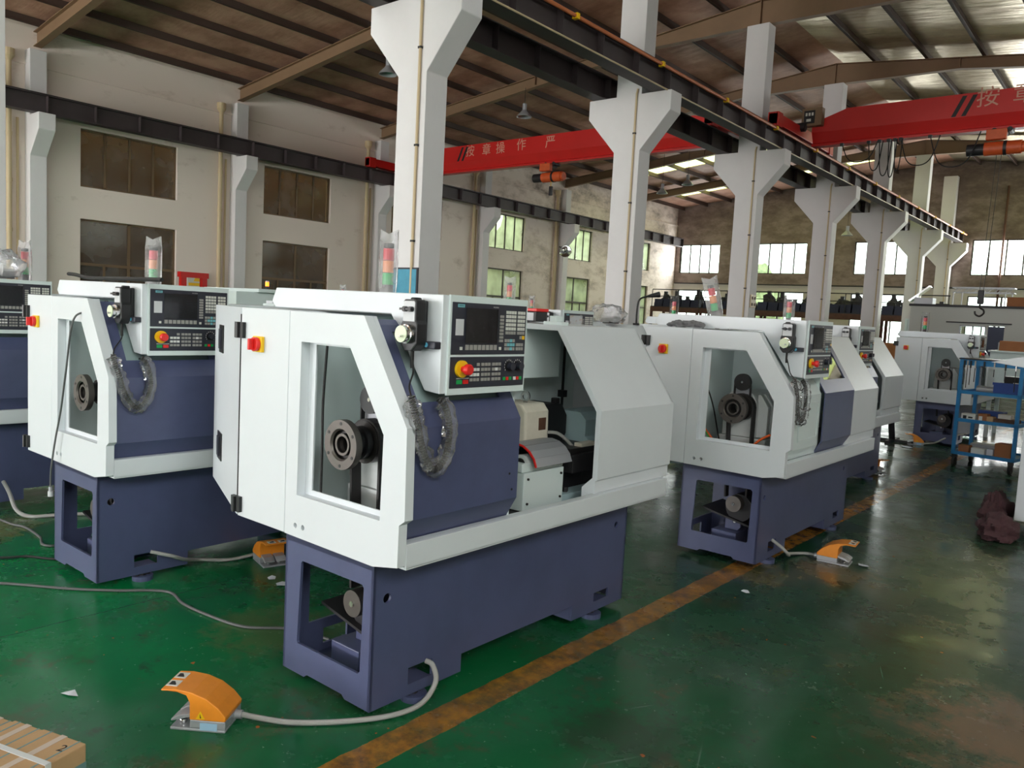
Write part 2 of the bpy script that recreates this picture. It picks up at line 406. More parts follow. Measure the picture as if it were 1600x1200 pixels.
def circ(cx, cy, r, n=20): return [(cx+r*math.cos(2*PI*i/n), cy+r*math.sin(2*PI*i/n)) for i in range(n)]
def rect(x0, x1, y0, y1): return [(x0, y0), (x1, y0), (x1, y1), (x0, y1)]
def tag(o, label=None, cat=None, group=None, kind=None):
    if label: o['label'] = label
    if cat: o['category'] = cat
    if group: o['group'] = group
    if kind: o['kind'] = kind
    return o
def thing(name, loc, label, cat, rz=0, group=None):
    o = bpy.data.objects.new(name, None); COL.objects.link(o); o.location = loc; o.rotation_euler = (0, 0, rz)
    o.empty_display_size = .1
    return tag(o, label, cat, group)
def struct(o): o['kind'] = 'structure'; return o
def textmesh(body, size, m, name, parent, mtx, depth=.001):
    c = bpy.data.curves.new('t', 'FONT'); c.body = body; c.size = size; c.extrude = depth; c.align_x = 'CENTER'; c.align_y = 'CENTER'
    o = bpy.data.objects.new('t', c); COL.objects.link(o)
    bpy.context.view_layer.update()
    me = bpy.data.meshes.new_from_object(o.evaluated_get(bpy.context.evaluated_depsgraph_get()))
    bpy.data.objects.remove(o); bpy.data.curves.remove(c)
    me.materials.clear(); me.materials.append(M[m]); me.transform(mtx)
    r = bpy.data.objects.new(name, me); COL.objects.link(r)
    if parent: r.parent = parent
    return r
def frame(origin, right, up):
    """matrix whose local x/y are right/up and z the outward normal"""
    r = Vector(right).normalized(); u = Vector(up).normalized(); n = r.cross(u)
    mt = Matrix((r, u, n)).transposed().to_4x4(); mt.translation = Vector(origin); return mt

# ------------------------------------------------------------------ building shell
XL, XR, YF, YB, XC = -24.0, 6.0, -18.0, 44.2, -9.05
def ztop(x): return 8.42+(x+24)*(10.1-8.42)/(XC+24) if x < XC else 10.1-(x-XC)*(10.1-8.5)/(6-XC)

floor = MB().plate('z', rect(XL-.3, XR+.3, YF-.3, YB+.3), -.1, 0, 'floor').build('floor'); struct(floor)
yard = MB().plate('z', rect(-60, 40, -50, 95), -.3, -.12, 'concrete').build('ground'); struct(yard)

LW_Y = [(9.5, 12.32), (15.35, 18.12), (21.05, 23.85), (26.78, 29.4), (32.42, 35.05), (38.4, 41.1), (3.5, 6.3), (-2.5, .3)]
BW_X = [(-23.7, -21.1), (-18.8, -15.93), (-13.4, -10.65), (-7.9, -5.0), (-2.2, .7), (2.6, 5.2)]
RW_Y = [(-15.5+6*i, -11.5+6*i) for i in (0, 1, 2, 6, 8)]; ZR = (4.9, 7.7)  # right wall windows are unseen, placed to brighten the left wall
ZU, ZLO = (4.56, 6.17), (.9, 3.67)
holes = [rect(a, b, *ZU) for a, b in LW_Y]+[rect(a, b, *ZLO) for a, b in LW_Y]
w = MB().plate('x', rect(YF, YB, 0, 8.7), XL-.3, XL, 'wall', holes)
struct(w.build('wall_left'))
struct(MB().box(XL+.001, XL+.05, YF, YB, 7.52, 7.58, 'wall').build('trim_4'))
holes = [rect(a, b, 4.67, 6.4) for a, b in BW_X]+[rect(a, b, .9, 3.66) for a, b in BW_X]
w = MB().plate('y', [(XL-.3, 0), (XR+.3, 0), (XR+.3, ztop(XR)+.2), (XC, ztop(XC)+.2), (XL-.3, ztop(XL)+.2)], YB, YB+.3, 'wall_end', holes)
struct(w.build('wall_back'))
w = MB().plate('x', rect(YF, YB, 0, 8.8), XR, XR+.3, 'wall', [rect(a, b, *ZR) for a, b in RW_Y])
struct(w.build('wall_right'))
GATES = [(-22.5, -10, 6.0), (-7.6, 5.2, 3.4)]
w = MB().plate('y', [(XL-.3, -.02), (XR+.3, -.02), (XR+.3, ztop(XR)+.2), (XC, ztop(XC)+.2), (XL-.3, ztop(XL)+.2)], YF-.3, YF, 'wall',
               [rect(a, b, 0, h) for a, b, h in GATES])
struct(w.build('wall_front'))

# roof: two slopes with translucent strips
SKY_L = [(-13.5, -12.0), (-9.0, -7.5), (-4.5, -3.0), (0, 1.5), (4.2, 5.7), (34.4, 35.5), (40.2, 41.3)]; SKY_R = [(34.4, 35.5), (40.2, 41.3), (-8.0, -6.8), (8.2, 9.4)]  # left strips near the camera are unseen, added to light the left wall
ceil = MB(); nwin = [0]
def slope(mb, x0, x1, y0, y1, m, dz=.2, t=.05):
    z0, z1 = ztop(x0)+dz, ztop(x1)+dz
    mb.add([(x0, y0, z0), (x1, y0, z1), (x1, y1, z1), (x0, y1, z0), (x0, y0, z0+t), (x1, y0, z1+t), (x1, y1, z1+t), (x0, y1, z0+t)],
           [(0, 1, 2, 3), (4, 7, 6, 5), (0, 4, 5, 1), (2, 6, 7, 3), (0, 3, 7, 4), (1, 5, 6, 2)], m)
for (xa, xb, sx0, sx1, sky, fm) in ((XL-.3, XC, -22.5, -10.6, SKY_L, 'foil_left'), (XC, XR+.3, -7.4, 5, SKY_R, 'foil_right')):
    y = YF-.3
    for (a, b) in sorted(sky):
        if a > 30 or True:
            q0 = sx0
            slope(ceil, xa, xb, y, a, fm); slope(ceil, xa, q0, a, b, fm); slope(ceil, sx1, xb, a, b, fm); y = b
            p = MB(); slope(p, q0, sx1, a, b, 'skylight_aged' if a > 20 else 'skylight', .21, .02); nwin[0] += 1
            struct(p.build('window_%d' % nwin[0]))
    slope(ceil, xa, xb, y, YB+.3, fm)
struct(ceil.build('ceiling'))

def window(axis, at, a0, a1, z0, z1, nv, transom, frame_m, glass_m, d):
    nwin[0] += 1; f = MB(); g = MB(); t = .05
    def bx(mb, u0, u1, w0, w1, m, q=0):
        lo, hi = at+d*(.10-q), at+d*(.16+q)
        lo, hi = min(lo, hi), max(lo, hi)
        mb.box(lo, hi, u0, u1, w0, w1, m) if axis == 'x' else mb.box(u0, u1, lo, hi, w0, w1, m)
    bx(f, a0, a0+t, z0, z1, frame_m); bx(f, a1-t, a1, z0, z1, frame_m); bx(f, a0, a1, z0, z0+t, frame_m); bx(f, a0, a1, z1-t, z1, frame_m)
    if transom:
        bx(f, a0, a1, transom-.04, transom+.04, frame_m, .01)
        bx(f, (a0+a1)/2-.04, (a0+a1)/2+.04, z0, z1, frame_m)
        for k in (.25, .75): bx(f, a0+(a1-a0)*k-.03, a0+(a1-a0)*k+.03, z0, transom, frame_m)
    else:
        for k in range(1, nv): bx(f, a0+(a1-a0)*k/nv-.03, a0+(a1-a0)*k/nv+.03, z0, z1, frame_m)
    lo = at+d*.128; hi = at+d*.134; lo, hi = min(lo, hi), max(lo, hi)
    g.box(lo, hi, a0, a1, z0, z1, glass_m) if axis == 'x' else g.box(a0, a1, lo, hi, z0, z1, glass_m)
    o = f.build('window_%d' % nwin[0]); struct(o); g.build('pane', o)
for i, (a, b) in enumerate(LW_Y):
    near = i in (0, 1, 2, 6, 7)
    window('x', XL, a, b, *ZU, 4, None, 'sash_brown' if near else 'sash', 'glass_dirty' if near else 'glass_milky', -1)
    window('x', XL, a, b, *ZLO, 4, 2.4, 'sash_brown' if near else 'sash', 'glass_dirty' if near else 'glass_milky', -1)
for a, b in BW_X:
    window('y', YB, a, b, 4.67, 6.4, 4, None, 'sash', 'glass', 1); window('y', YB, a, b, .9, 3.66, 4, 2.9, 'sash', 'glass', 1)
for a, b in RW_Y:
    window('x', XR, a, b, *ZR, 4, None, 'sash', 'glass', 1)

# outside: the building next door and greenery seen through the panes
nb = MB().box(-31, -28, -6, 25.5, -.12, 9, 'brownwall')
for k in range(6): nb.box(-28, -27.9, -5+k*5, -3+k*5, 1, 2.6, 'sash')
tag(nb.build('neighbouring_building'), 'brown rendered building dimly seen through the dirty left windows', 'building')
for k, (x, y, rx, ry, rz) in enumerate([(-29, 29.8, 2.0, 3.0, 4.6), (-28.9, 35.6, 2, 2.6, 4.2), (-29.2, 41, 2.4, 2.6, 5), (-28.7, 46.6, 2.2, 2.4, 3.8), (-23.8, 56, 2.2, 2, 3.3)]):
    b = MB().blob((x, y, rz*.8), (rx, ry, rz), 'hedge', k, .35, 4, 32)
    b.cyl((x, y, -.12), (x, y, 2), .15, 'rust')
    tag(b.build('tree', smooth=False), 'leafy green tree outside the building seen through window glass', 'tree', 'trees outside the windows')

# roof steel
for k in range(-1, 8):
    y = 2.4+6*k
    if y > 43: continue
    r = MB(); L = [(-24, 8.05), (-12.2, 9.44), (XC, 9.47), (-5.5, 9.42), (6, 8.05)]; T = [(6, 8.5), (XC, 10.1), (-24, 8.42)]
    r.plate('y', L+T, y-.01, y+.01, 'rafter')
    for pts in (L, T):
        for (p, q) in zip(pts, pts[1:]): r.bar((p[0], y, p[1]), (q[0], y, q[1]), .2, .02, 'rafter')
    for x in (-16.5, XC, -5.5): r.box(x-.01, x+.01, y-.1, y+.1, 9.47 if x > -14 else 9.0, ztop(x), 'rafter')
    names = {0: 'over the leftmost pilaster in view', 1: 'over the second pilaster from the left', 2: 'over the third pilaster from the left, behind the nearest column', 3: 'just in front of the red cranes',
             4: 'just behind the red cranes', 5: 'second behind the red cranes', 6: 'nearest the far end wall', -1: 'above the camera, out of the frame'}
    tag(r.build('roof_rafter'), 'brown tapered steel roof rafter '+names.get(k, 'far'), 'roof beam', 'steel roof rafters')
pur = None
for side in (0, 1):
    for k in range(10):
        x = (-23.6+1.5*k) if side == 0 else (-7.9+1.5*k)
        if x > 5.9: continue
        z = ztop(x)
        if pur is None:
            pur = MB().box(-.03, .03, YF, YB, 0, .19, 'purlin').box(-.03, .06, YF, YB, 0, .015, 'purlin').build('roof_purlin'); o = pur
        else:
            o = pur.copy(); COL.objects.link(o)
        o.location = (x, 0, z+.005)
        tag(o, 'dark brown purlin running along the left roof slope' if side == 0 else 'dark brown purlin running along the right roof slope', 'roof beam',
            'purlins of the left roof slope' if side == 0 else 'purlins of the right roof slope')

# columns of the middle row and pilasters on the left wall
CN = {0: 'at the left edge of the photo', 1: 'with a blue notice board, nearest and largest', 2: 'second nearest, behind the foreground lathe cover', 3: 'third nearest, with a socket box on its side',
      4: 'fourth nearest, behind the right-hand lathe', 5: 'fifth nearest', 6: 'sixth nearest, beside the partition wall', 7: 'set against the far end wall'}
for k in range(8):
    y = 2.2+6*k; d = .43
    if k == 7: y = 43.72
    if k == 0: y = 2.34
    t = thing('column', (XC, y, 0), 'white concrete column with Y-shaped bracket head, '+CN[k], 'column', group='middle row of concrete columns')
    c = MB()
    c.plate('y', [(-.27, 0), (.35, 0), (.35, 5.07), (1.0, 5.81), (1.0, 6.2), (.32, 6.2), (.32, 9.45), (-.28, 9.45), (-.28, 6.2), (-.95, 6.2), (-.95, 5.81), (-.27, 5.07)], 0, d, 'plaster')
    c.build('shaft', t, bevel=.012)
    p = MB().tube([(.22, -.025, .3), (.22, -.025, 6.2), (.24, -.02, 6.3)], .022, 'beige')
    for z in (1.2, 2.6, 4, 5.4): p.box(.19, .25, -.05, 0, z, z+.03, 'darksteel')
    p.build('conduit', t)
PN = {0: 'far left of the photo', 1: 'second from the left', 2: 'third from the left', 3: 'fourth from the left', 4: 'fifth from the left', 5: 'sixth from the left', 6: 'in the far corner', -1: 'out of frame to the left'}
for k in range(-1, 6):
    y = 8.1+6*k
    t = thing('pilaster', (XL, y, 0), 'white wall pilaster with bracket under the crane beam, '+PN[k], 'pilaster', group='pilasters of the left wall')
    MB().plate('y', [(0, 0), (.33, 0), (.33, 5.15), (.93, 5.78), (.93, 6.2), (.33, 6.2), (.33, 7.9), (0, 7.9)], 0, .42, 'plaster').build('shaft', t, bevel=.015)
    t2 = thing('downpipe', (XL, y-.42, 0), 'beige rainwater downpipe beside the pilaster '+PN[k], 'pipe', group='downpipes of the left wall')
    p = MB().cyl((.12, 0, 0), (.12, 0, 7.55), .065, 'beige', n=14)
    for z in (1.6, 3.1, 4.4, 5.6): p.cyl((.12, 0, z), (.12, 0, z+.1), .078, 'beige', n=14)
    p.build('pipe', t2)
    MB().lathe((.12, 0, 7.5), (.12, 0, 7.8), [(.065, 0), (.14, .4), (.14, 1)], 'beige', 14).build('hopper_head', t2)
    MB().cyl((.06, .22, 0), (.06, .22, 6.1), .035, 'beige', n=10).build('thin_pipe', t2)

# crane runway girders
def girder(x, y0, y1, label):
    g = MB(); g.box(x-.16, x+.16, y0, y1, 6.2, 6.22, 'girder').box(x-.16, x+.16, y0, y1, 6.66, 6.68, 'girder').box(x-.01, x+.01, y0, y1, 6.22, 6.66, 'girder')
    n = int((y1-y0)/1.2)
    for i in range(n+1):
        yy = y0+.02+i*(y1-y0-.04)/n; g.box(x-.15, x+.15, yy-.008, yy+.008, 6.22, 6.66, 'girder')
    o = g.build('crane_runway_girder'); tag(o, label, 'beam')
    MB().box(x-.03, x+.03, y0, y1, 6.68, 6.73, 'darksteel').build('crane_rail', o)
girder(-23.33, -5, 43.6, 'long dark crane runway beam resting on the left wall pilasters')
girder(-9.75, -5, 43.4, 'dark crane runway beam on the left brackets of the columns')
girder(-8.33, -5, 43.4, 'dark crane runway beam on the right brackets of the columns, below the orange conductor')
t = thing('conductor_rail', (-8.12, 0, 6.60), 'orange conductor pipe running along the right crane beam', 'pipe')
MB().cyl((0, -5, 0), (0, 43.8, 0), .034, 'rail_orange', n=12).build('pipe', t)
for i in range(17):
    MB().box(-.06, .045, -.04, .04, -.045, .045, 'yellow').build('clamp', t, key='cclamp', loc=(0, -3.5+i*2.9, 0))
tag(MB().cyl((-23.9, 44.12, 4.06), (5.9, 44.12, 4.02), .035, 'iron', n=8).build('wall_pipe'), 'dark horizontal pipe along the far end wall between the window rows', 'pipe')
for x, nm in ((-14.6, 'left of the fourth column'), (-10.2, 'behind the sixth column'), (-6.6, 'nearest the right')):
    tag(MB().cyl((x, 44.12, 0), (x, 44.12, 8.9), .05, 'rust', n=8).build('downpipe'), 'rusty vertical downpipe on the far end wall, '+nm, 'pipe')
tag(MB().cyl((-8.15, -5, 6.2), (-8.15, 43, 6.2), .016, 'beige', n=8).build('electrical_conduit'), 'thin pale conduit along the bottom edge of the right crane beam', 'pipe')

# overhead cranes
def crane(x0, x1, y, ya, yb, label, s0, s1):
    t = thing('overhead_crane', ((x0+x1)/2, y, 6.73), label, 'crane')
    m = (x0+x1)/2
    sec = [(-.2, .75), (.2, .75), (.2, .2), (.06, -.06), (.14, -.1), (.14, -.16), (-.14, -.16), (-.14, -.1), (-.06, -.06), (-.2, .2)]
    g = MB(); a, b = x0-m+.3, x1-m-.3
    n = len(sec); stations = [(a, .45), (a+.9, 1), (b-.9, 1), (b, .45)]
    vs = []
    for xx, k in stations:
        for (yy, zz) in sec: vs.append((xx, yy, zz if zz <= .2 else .2+(zz-.2)*k))
    fs = [(i*n+j, i*n+(j+1) % n, (i+1)*n+(j+1) % n, (i+1)*n+j) for i in range(3) for j in range(n)]
    fs += [tuple(range(n)), tuple(range(3*n, 4*n))]
    g.add(vs, fs, 'crane_red'); g.build('main_girder', t)
    for xx in (x0-m, x1-m):
        e = MB().box(xx-.12, xx+.12, ya-y, yb-y, .05, .33, 'crane_red').box(xx-.14, xx+.14, ya-y, ya-y+.3, .0, .36, 'crane_red').box(xx-.14, xx+.14, yb-y-.3, yb-y, .0, .36, 'crane_red')
        for yy in (ya-y+.35, yb-y-.35): e.cyl((xx-.05, yy, .1), (xx+.05, yy, .1), .1, 'darksteel')
        e.build('end_truck', t, bevel=.01)
    for sx in (s0, s1):
        if sx is None: continue
        for k in (0, .22):
            v = [(sx-m+k-.16, -.203, .22), (sx-m+k-.06, -.203, .22), (sx-m+k+.16, -.203, .7), (sx-m+k+.06, -.203, .7)]
            MB().add(v+[(p[0], -.2, p[2]) for p in v], [(0, 1, 2, 3), (4, 5, 6, 7), (0, 1, 5, 4), (2, 3, 7, 6)], 'mark').build('painted_stripe', t)
    return t, m
cl, ml = crane(-23.33, -9.75, 20.95, 19.2, 22.7, 'red overhead travelling crane spanning the left bay', -20.1, None)
for ch, x, z in (('按', -19.63, 7.24), ('章', -18.86, 7.22), ('操', -18.22, 7.22), ('作', -17.3, 7.24), ('严', -16.08, 7.22)):
    textmesh(ch, .42, 'crane_text', 'lettering', cl, frame((x-ml, -.201, z-6.73), (1, 0, 0), (0, 0, 1)))
cr, mr = crane(-8.33, 5.5, 22.1, 19.95, 24.2, 'red overhead travelling crane spanning the right bay', -4.5, None)
for ch, x in (('按', -3.9), ('章', -3.15), ('操', -2.4), ('作', -1.65)):
    textmesh(ch, .5, 'crane_text', 'lettering', cr, frame((x-mr, -.201, .58), (1, 0, 0), (0, 0, 1)))
b = MB().box(-8.25-mr, -7.72-mr, -.42, -.2, .34, .8, 'rafter').box(-8.19-mr, -7.9-mr, -.425, -.41, .4, .74, 'mark')
for i in range(3): b.box(-8.15-mr+i*.08, -8.1-mr+i*.08, -.43, -.42, .6, .68, 'sign_white')
b.box(-8.12-mr, -8.0-mr, -.43, -.42, .45, .52, 'sign_white'); b.build('control_box', cr)
MB().cyl((-8.5-mr, -.5, .3), (-8.1-mr, -.5, .3), .12, 'iron').build('travel_motor', cr)

def hoist(x, y, ztop_, label, s=1, sub=None):
    t = thing('electric_hoist', (x, y, ztop_), label, 'hoist')
    MB().box(-.12, .12, -.13, .13, -.12, .02, 'iron').cyl((-.16, -.16, -.02), (-.16, .16, -.02), .06, 'iron').cyl((.16, -.16, -.02), (.16, .16, -.02), .06, 'iron').build('trolley', t)
    d = MB().cyl((-.35, 0, -.42), (.42, 0, -.42), .16, 'hoist', n=24).cyl((.05, 0, -.42), (.12, 0, -.42), .175, 'iron', n=24).cyl((.42, 0, -.42), (.5, 0, -.42), .13, 'hoist', n=24)
    d.build('drum', t, smooth=True)
    MB().cyl((-.72, 0, -.42), (-.35, 0, -.42), .14, 'iron', n=24).build('motor', t)
    MB().box(-.3, .12, -.3, -.14, -.26, -.02, 'hoist').build('control_box', t, bevel=.015)
    if sub is not None:
        MB().cyl((-.08, -.02, -.5), (-.14, -.02, sub+.32), .008, 'darksteel', n=6).build('rope', t)
        MB().cyl((.02, -.02, -.5), (-.06, -.02, sub+.32), .008, 'darksteel', n=6).build('rope', t)
        hb = MB().box(-.17, -.03, -.06, .02, sub, sub+.34, 'iron'); hb.build('hook_block', t, bevel=.02)
        MB().tube([(-.1, -.02, sub), (-.1, -.02, sub-.08), (-.02, -.02, sub-.14), (-.01, -.02, sub-.22), (-.09, -.02, sub-.29), (-.18, -.02, sub-.25), (-.2, -.02, sub-.17)], lambda i: .022, 'darksteel', 8, 6).build('hook', t, smooth=True)
    else:
        MB().cyl((.0, -.02, -.5), (0, -.02, -.75), .01, 'yellow', n=6).build('rope', t)
        MB().box(-.06, .06, -.05, .03, -1.02, -.72, 'iron').build('hook_block', t, bevel=.02)
hoist(-16.1, 20.95, 6.57, 'orange wire rope hoist under the left red crane')
hoist(-3.55, 22.1, 6.57, 'orange wire rope hoist under the right red crane, hook let down', sub=-4.05+.07-.15)
f = MB()
px = -7.2
for i, (w_, h_) in enumerate([(.9, .5), (.35, .75), (.3, .9), (.2, .95), (.18, .8), (.9, .7), (1.1, .8)]):
    f.tube([(px, 21.9, 6.55), (px+w_*.2, 21.9, 6.55-h_*.8), (px+w_*.5, 21.9, 6.55-h_), (px+w_*.8, 21.9, 6.55-h_*.8), (px+w_, 21.9, 6.55)], .014, 'rubber', 6, 6)
    f.box(px-.04, px+.04, 21.86, 21.95, 6.5, 6.57, 'iron')
    px += w_*.75
tag(f.build('festoon_cable'), 'black festoon cable hanging in loops under the right red crane', 'cable')

def bay_lamp(x, y, z, drop, label):
    t = thing('high_bay_lamp', (x, y, z), label, 'lamp', group='hanging workshop lamps')
    MB().cyl((0, 0, .42), (0, 0, .42+drop), .008, 'iron', n=6).build('cord', t)
    MB().cyl((0, 0, .2), (0, 0, .42), .07, 'alu', n=16).build('ballast', t)
    MB().lathe((0, 0, .22), (0, 0, 0), [(.07, 0), (.1, .2), (.22, .75), (.25, 1), (.235, 1), (.2, .75), (.08, .25)], 'alu', 20).build('shade', t, smooth=True)
bay_lamp(-16.6, 14.25, 7.75, .7, 'metal high bay lamp hanging just left of the nearest column')
bay_lamp(-16.7, 20.1, 7.95, .5, 'metal high bay lamp hanging above the left red crane')
bay_lamp(-17.7, 31, 7.2, 1.3, 'dim high bay lamp right of the second column, the left of two')
bay_lamp(-16.5, 31, 7.5, 1.0, 'dim high bay lamp right of the second column, the right of two')
bay_lamp(-11.6, 37, 5.9, 2.9, 'silver high bay lamp hanging low between the far columns')
t = thing('wall_lamp', (-22.7, 30.9, 4.85), 'silver reflector lamp on the fifth pilaster of the left wall', 'lamp')
MB().lathe((0, 0, 0), (.18, -.2, -.12), [(.07, 0), (.12, .3), (.3, 1), (.28, 1), (.1, .35)], 'chrome', 20).build('reflector', t, smooth=True)
MB().bar((0, 0, 0), (-.4, .1, .12), .05, .05, 'iron').build('bracket', t)
# ------------------------------------------------------------------ CNC lathes
# local axes: +x operator side, +y along the bed away from the camera, z up; origin on the floor under the left front corner of the base
def stack_light(R, x, y, z, bag=None, yaw=0, tilt=0, w=.058):
    s = bpy.data.objects.new('stack_light', None)
    b = MB().cyl((0, 0, 0), (0, 0, .05), .026, 'iron', n=14).cyl((0, 0, .05), (0, 0, .235), .008, 'iron', n=8).cyl((0, 0, .225), (0, 0, .245), .024, 'iron', n=14)
    o = b.build('stack_light', R, key='stackbase'); o.location = (x, y, z); o.rotation_euler = (0, tilt, yaw)
    for i, c in enumerate(('lens_green', 'lens_amber', 'lens_red')):
        MB().cyl((0, 0, .05+i*.058), (0, 0, .105+i*.058), .026, c, n=16).build(c[5:]+'_lens', o, key=c)
    if bag:
        n = 24; g = MB(); vs = []; lv = [(0, .9), (.06, 1), (.14, 1.02), (.2, 1), (.245, .98), (.29, 1.0)]
        for h, q in lv:
            for i in range(n):
                a = 2*PI*i/n; d = .036*(1 if h < .25 else .25)
                zz = h+(.022*abs(math.cos(a)) if h > .28 else 0)
                vs.append((math.cos(a)*w*q*(1+.04*noise.noise(Vector((a*2, h*20, x)))), math.sin(a)*d*(1+.15*noise.noise(Vector((a*3, h*30, y)))), zz))
        fs = [(r*n+i, r*n+(i+1) % n, (r+1)*n+(i+1) % n, (r+1)*n+i) for r in range(len(lv)-1) for i in range(n)]
        g.add(vs, fs, bag).build('plastic_bag', o, smooth=True)
    return o

def keypad_cells():
    """(kind, s, t, w, h, mat) in panel coordinates: s to the right, t down, 0..1; upper then lower plate"""
    U = []; Lw = []
    for i in range(8): U.append((.195+i*.053, .86, .04, .10, 'key_dark'))
    U.append((.12, .88, .028, .06, 'key')); U.append((.635, .88, .028, .06, 'key'))
    for i in range(8): U.append((.645, .235+i*.07, .052, .05, 'key_dark'))
    for r in range(6):
        for c in range(7): U.append(((.718+c*.037) if c < 4 else (.885+(c-4)*.037), .145+r*.083, .03, .062, 'key' if r < 5 else 'key_dark'))
    U.append((.925, .655, .03, .065, 'key_dark')); U.append((.962, .655, .032, .075, 'yellow'))
    for r in range(3):
        for c in range(4): U.append((.712+c*.037, .72+r*.083, .03, .062, 'key_teal' if (r == 1 and c > 0) or (c == 2) else 'key_dark'))
        if r:
            for c in range(3): U.append((.875+c*.036, .72+r*.083, .03, .062, 'key_dark'))
    for g in range(3):
        for r in range(4):
            for c in range(3):
                if g == 0 and r == 0 and c < 2: continue
                Lw.append((.265+g*.145+c*.043, .25+r*.165, .034, .10, 'key_white' if (g == 0 and r in (1, 2)) or (g == 2 and r == 1 and c == 1) else 'key_dark'))
    for i, c in enumerate(('green_key', 'red', 'green_key', 'key_white', 'red', 'green_key')): Lw.append((.715+i*.042+(.022 if i > 2 else 0), .75, .034, .11, c))
    Lw.append((.115, .80, .065, .13, 'green_key')); Lw.append((.195, .80, .065, .13, 'red'))
    return U, Lw

Y0, Y1 = .195, .637                      # panel plates along y
def lathe(x, y, label, door=0.0, detail=2, open_cabinet=False, bag='poly_milky', light=(-.64, .57, 1.66, 0, 0), front_only=False, extra=None, top=True):
    R = thing('cnc_lathe', (x, y, 0), label, 'lathe', group='row of new white and slate blue lathes')
    X0 = -.92
    # --- base
    b = MB(); t = .012
    foot = [(0, .04), (.513, .04), (.513, .12), (1.341, .12), (1.341, .04), (1.83, .04), (1.83, .635), (0, .635)]
    slots = [rect(.2, .335, .085, .155), rect(1.54, 1.68, .092, .14), circ(.072, .478, .02), circ(1.723, .482, .018)]
    b.plate('x', foot, -t, 0, 'slate', slots)
    b.plate('x', foot, -.57, -.57+t, 'slate', [rect(.12, .62, .20, .52), slots[0], slots[1]])
    ew = [(-.475, .18), (-.468, .172), (-.075, .172), (-.064, .184), (-.056, .52), (-.066, .532), (-.45, .532), (-.46, .522)]
    b.plate('y', [(-.57, .04), (-.42, .04), (-.40, .055), (-.17, .055), (-.15, .04), (0, .04), (0, .635), (-.57, .635)], 0, t, 'slate', [ew])
    b.box(-.57, 0, 1.83-t, 1.83, .04, .635, 'slate').box(-.57, 0, 0, 1.83, .60, .635, 'slate')
    b.box(-.565, -.013, .501, .5125, .04, .6, 'slate').box(-.565, -.013, 1.3415, 1.353, .04, .6, 'slate')
    b.box(-.11, -t, .2, .335, .06, .08, 'slate').box(-.11, -t, 1.54, 1.68, .06, .088, 'slate')
    b.box(-.57, -.30, .12, .5, .04, .055, 'slate')
    b.build('base', R, key='lathebase')
    for (fx, fy) in ((-.025, .26), (-.025, 1.56), (-.50, .26), (-.50, 1.56)):
        MB().cyl((0, 0, 0), (0, 0, .026), .055, 'slate', n=24).cyl((0, .03, .026), (0, .03, .038), .012, 'darksteel', n=6).cyl((0, -.03, .026), (0, -.03, .038), .012, 'darksteel', n=6).cyl((0, 0, .026), (0, 0, .04), .018, 'darksteel', n=6).cyl((0, 0, .04), (0, 0, .07), .009, 'darksteel', n=8).build('leveling_foot', R, key='lfoot', loc=(fx, fy, 0))
    mo = MB().cyl((-.2, .14, .36), (-.2, .42, .36), .095, 'iron', n=28).cyl((-.2, .40, .36), (-.2, .45, .36), .1, 'iron', n=28)
    mo.bar((-.46, .28, .325), (-.02, .28, .235), .34, .012, 'iron'); mo.build('motor', R, key='lmotor')
    MB().cyl((-.215, .075, .395), (-.215, .135, .395), .055, 'steel', n=30).cyl((-.215, .07, .395), (-.215, .075, .395), .012, 'chrome', n=12).build('motor_pulley', R, key='lmpul')
    MB().box(-.37, -.19, .10, .30, .085, .19, 'slate').plate('y', [(-.31, .19), (-.215, .19), (-.195, .215), (-.195, .29), (-.23, .305), (-.31, .30)], .18, .205, 'slate').cyl((-.235, .165, .255), (-.235, .21, .255), .013, 'chrome', n=12).build('motor_bracket', R, key='lbrk', bevel=.004)
    # --- end panel with viewing window
    ex = MB()
    out = [(-.557, .633), (.01, .627), (.148, .654), (.149, .813), (.178, .834), (.171, 1.173), (-.087, 1.567), (-.557, 1.568)]
    win = [(-.478, .81), (.042, .81), (.046, 1.133), (-.165, 1.445), (-.474, 1.445)]
    hl = [circ(-.482, .68, .011, 14), circ(-.43, .681, .011, 14)]
    ex.plate('y', out, -.02, .022, 'white', [win]+hl)
    fr = [(-.434, .832), (.03, .832), (.034, 1.128), (-.16, 1.436), (-.43, 1.436)]
    ex.plate('y', [(p[0]*1.0, p[1]) for p in [(-.48, .808), (.044, .808), (.048, 1.134), (-.164, 1.447), (-.476, 1.447)]], .022, .03, 'white', [fr])
    ex.box(-.56, -.42, .022, .09, .66, .70, 'black')
    ex.build('end_panel', R, key='lend', bevel=.0025)
    cb = MB().box(X0, -.561, -.02, 1.95, .634, 1.57, 'white'); cb.build('electrical_cabinet', R, key='lcab', bevel=.003)
    for z in (1.47, .69): MB().box(-.03, .035, -.016, .0, -.035, .035, 'black').cyl((0, -.02, -.035), (0, -.02, .035), .009, 'black', n=8).build('hinge', R, key='lhinge', loc=(X0, -.02, z))
    sw = MB().box(-.034, .034, -.016, 0, -.034, .034, 'yellow').build('isolator_switch', R, key='lswitch', loc=(-.772, -.02, 1.416), bevel=.003)
    MB().cyl((0, -.016, 0), (0, -.034, 0), .030, 'red', n=24).box(-.006, .006, -.058, -.034, -.024, .024, 'red').build('red_handle', sw, key='lswh', bevel=.002)
    # --- compartment behind the window
    MB().box(-.561, .10, .655, .665, .64, 1.56, 'interior').box(-.56, -.55, .03, .66, .64, 1.56, 'interior').build('compartment_wall', R, key='lcomp')
    h = MB(); h.plate('y', [(-.43, .662), (-.065, .662), (-.085, .84), (-.43, .84)], .205, .648, 'casting')
